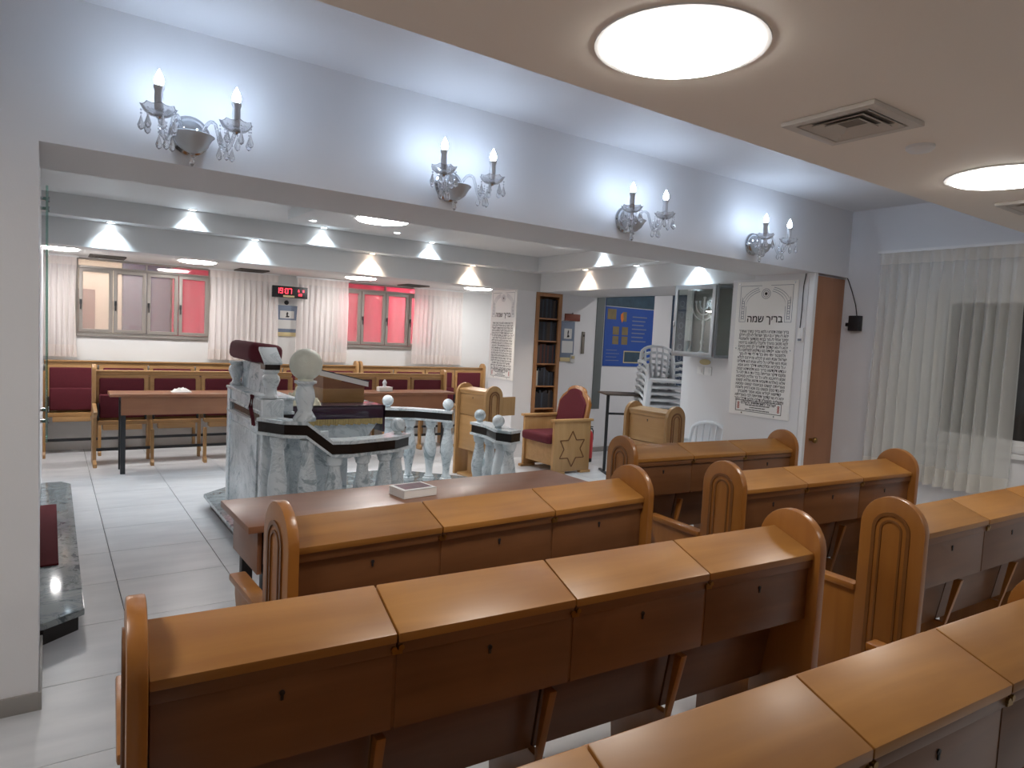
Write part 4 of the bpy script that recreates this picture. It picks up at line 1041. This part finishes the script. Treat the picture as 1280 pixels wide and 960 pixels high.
for i in range(1, NST):
    c = copy_tree(c0); c.location = (6.12-.006*i, 5.72-.010*i, .075*i)
    nth = ['topmost', 'second from the top', 'third from the top', 'fourth from the top', 'fifth from the top', 'sixth from the top', 'fifth from the floor', 'fourth from the floor', 'third from the floor', 'second from the floor'][NST-1-i]
    c['label'] = 'white plastic armchair in the alcove stack, ' + nth
plastic_chair('single white plastic chair standing under the glass display case', (5.335, 4.44, 0), -1.40)
# small black stand
stn = thing('small_stand', 'small black metal stand with a thin top left of the chair stack', 'stand', (5.80, 5.98, 0), -.45)
MB().box(-.28, .28, -.20, .20, .97, .99).out('top', 'book_b', stn, bevel=.003)
for x in (-.2, .2):
    MB().box(x-.016, x+.016, -.016, .016, .02, .97).out('leg', 'black_metal', stn, bevel=.003); MB().box(x-.018, x+.018, -.18, .18, 0, .025).out('foot', 'black_metal', stn, bevel=.003)
MB().box(-.2, .2, -.012, .012, .72, .745).out('cross_bar', 'black_metal', stn)
# fire extinguisher
fe = thing('fire_extinguisher', 'red fire extinguisher on the floor behind the armchair', 'extinguisher', (5.93, 6.72, 0))
MB().lathe([(.045, 0), (.048, .01), (.048, .05)], n=18).out('base', 'black_plastic', fe, smooth=True)
MB().lathe([(.05, .05), (.052, .06), (.052, .34), (.046, .38), (.028, .41), (.016, .42), (.016, .44)], n=20).out('cylinder', 'extinguisher_red', fe, smooth=True)
MB().box(-.015, .015, -.05, .03, .44, .455).box(-.008, .008, -.06, .02, .47, .48).box(-.012, .012, -.012, .012, .44, .475).out('valve', 'black_metal', fe)
MB().tube([(.02, 0, .445), (.06, 0, .42), (.066, 0, .30), (.062, 0, .16)], .008, 8).out('hose', 'black_plastic', fe, smooth=True)

# ---------------------------------------------------------------- left: ark step, rug and glass panel
ark = thing('ark_step', 'grey marble step with angled corner at the left wall', 'step')
sp = [(XL+.002, 3.84), (XL+.002, 7.08), (.075, 7.08), (.155, 6.98), (.150, 3.93), (.06, 3.84)]
sp = [(XL+.002, 7.12), (XL+.002, 3.825), (-.02, 3.825), (.150, 3.94), (.158, 7.00), (.09, 7.12)]
MB().prism(sp, 'Z', .085, .12).out('step_slab', 'marble_dark', ark, bevel=.004)
MB().prism([(p[0] if p[0] < 0 else p[0]-.025, p[1]+(.03 if p[1] < 4 else -.03)) for p in sp], 'Z', 0, .085).out('step_riser', 'black_stone', ark)
rg = thing('rug', 'small dark red pile rug on the marble step by the left wall', 'rug', (0, 0, .121))
MB().box(XL+.004, .048, 4.70, 6.22, 0, .012).out('rug_pile', 'rug', rg, bevel=.004)
gl = thing('glass_panel', 'tall clear glass panel on chrome holders at the left wall', 'glass panel')
MB().box(-.016, -.006, 4.05, 4.32, .96, 2.225).out('pane', 'glass_edge', gl, bevel=.001)
for z in (1.04, 1.10, 2.14, 2.19):
    MB().box(XL, -.016, 4.26, 4.30, z-.008, z+.008).out('holder', 'chrome', gl, bevel=.002)
    MB().lathe([(.014, 0), (.014, .006)], (-.006, 4.28, z), 14, Matrix.Rotation(PI/2, 3, 'Y')).out('holder_cap', 'chrome', gl, smooth=True)
# ---------------------------------------------------------------- small things on tables
b_ = thing('paperback_book', 'thick white book with a dark cover picture lying on the near table', 'book', (1.43, 2.86, .831), .12)
MB().box(-.088, .088, -.066, .066, .003, .036).out('pages', 'paper', b_)
MB().box(-.090, .090, -.068, .068, .036, .039).box(-.090, .090, -.068, .068, 0, .003).box(-.090, .090, -.068, -.066, 0, .039).out('book_cover', 'paper', b_)
MB().box(-.070, .078, -.045, .058, .039, .0395).out('cover_picture', 'cover_print', b_)
tb = thing('tissue_box', 'small white tissue box with a tissue sticking out on the far right table', 'tissue box', (3.55, 8.02, .831))
MB().box(-.09, .09, -.05, .05, 0, .055).out('box', 'paper', tb, bevel=.004)
MB().lathe([(.03, .05), (.02, .08), (.03, .11), (.008, .15)], n=9).out('tissue', 'plastic_white', tb, smooth=True)
pp = thing('tissue_pack', 'crumpled white tissue pack on the far left table', 'tissue pack', (1.18, 8.02, .831))
heap(.10, .06, .055, 10, 5).out('wrapper', 'paper', pp, smooth=True)
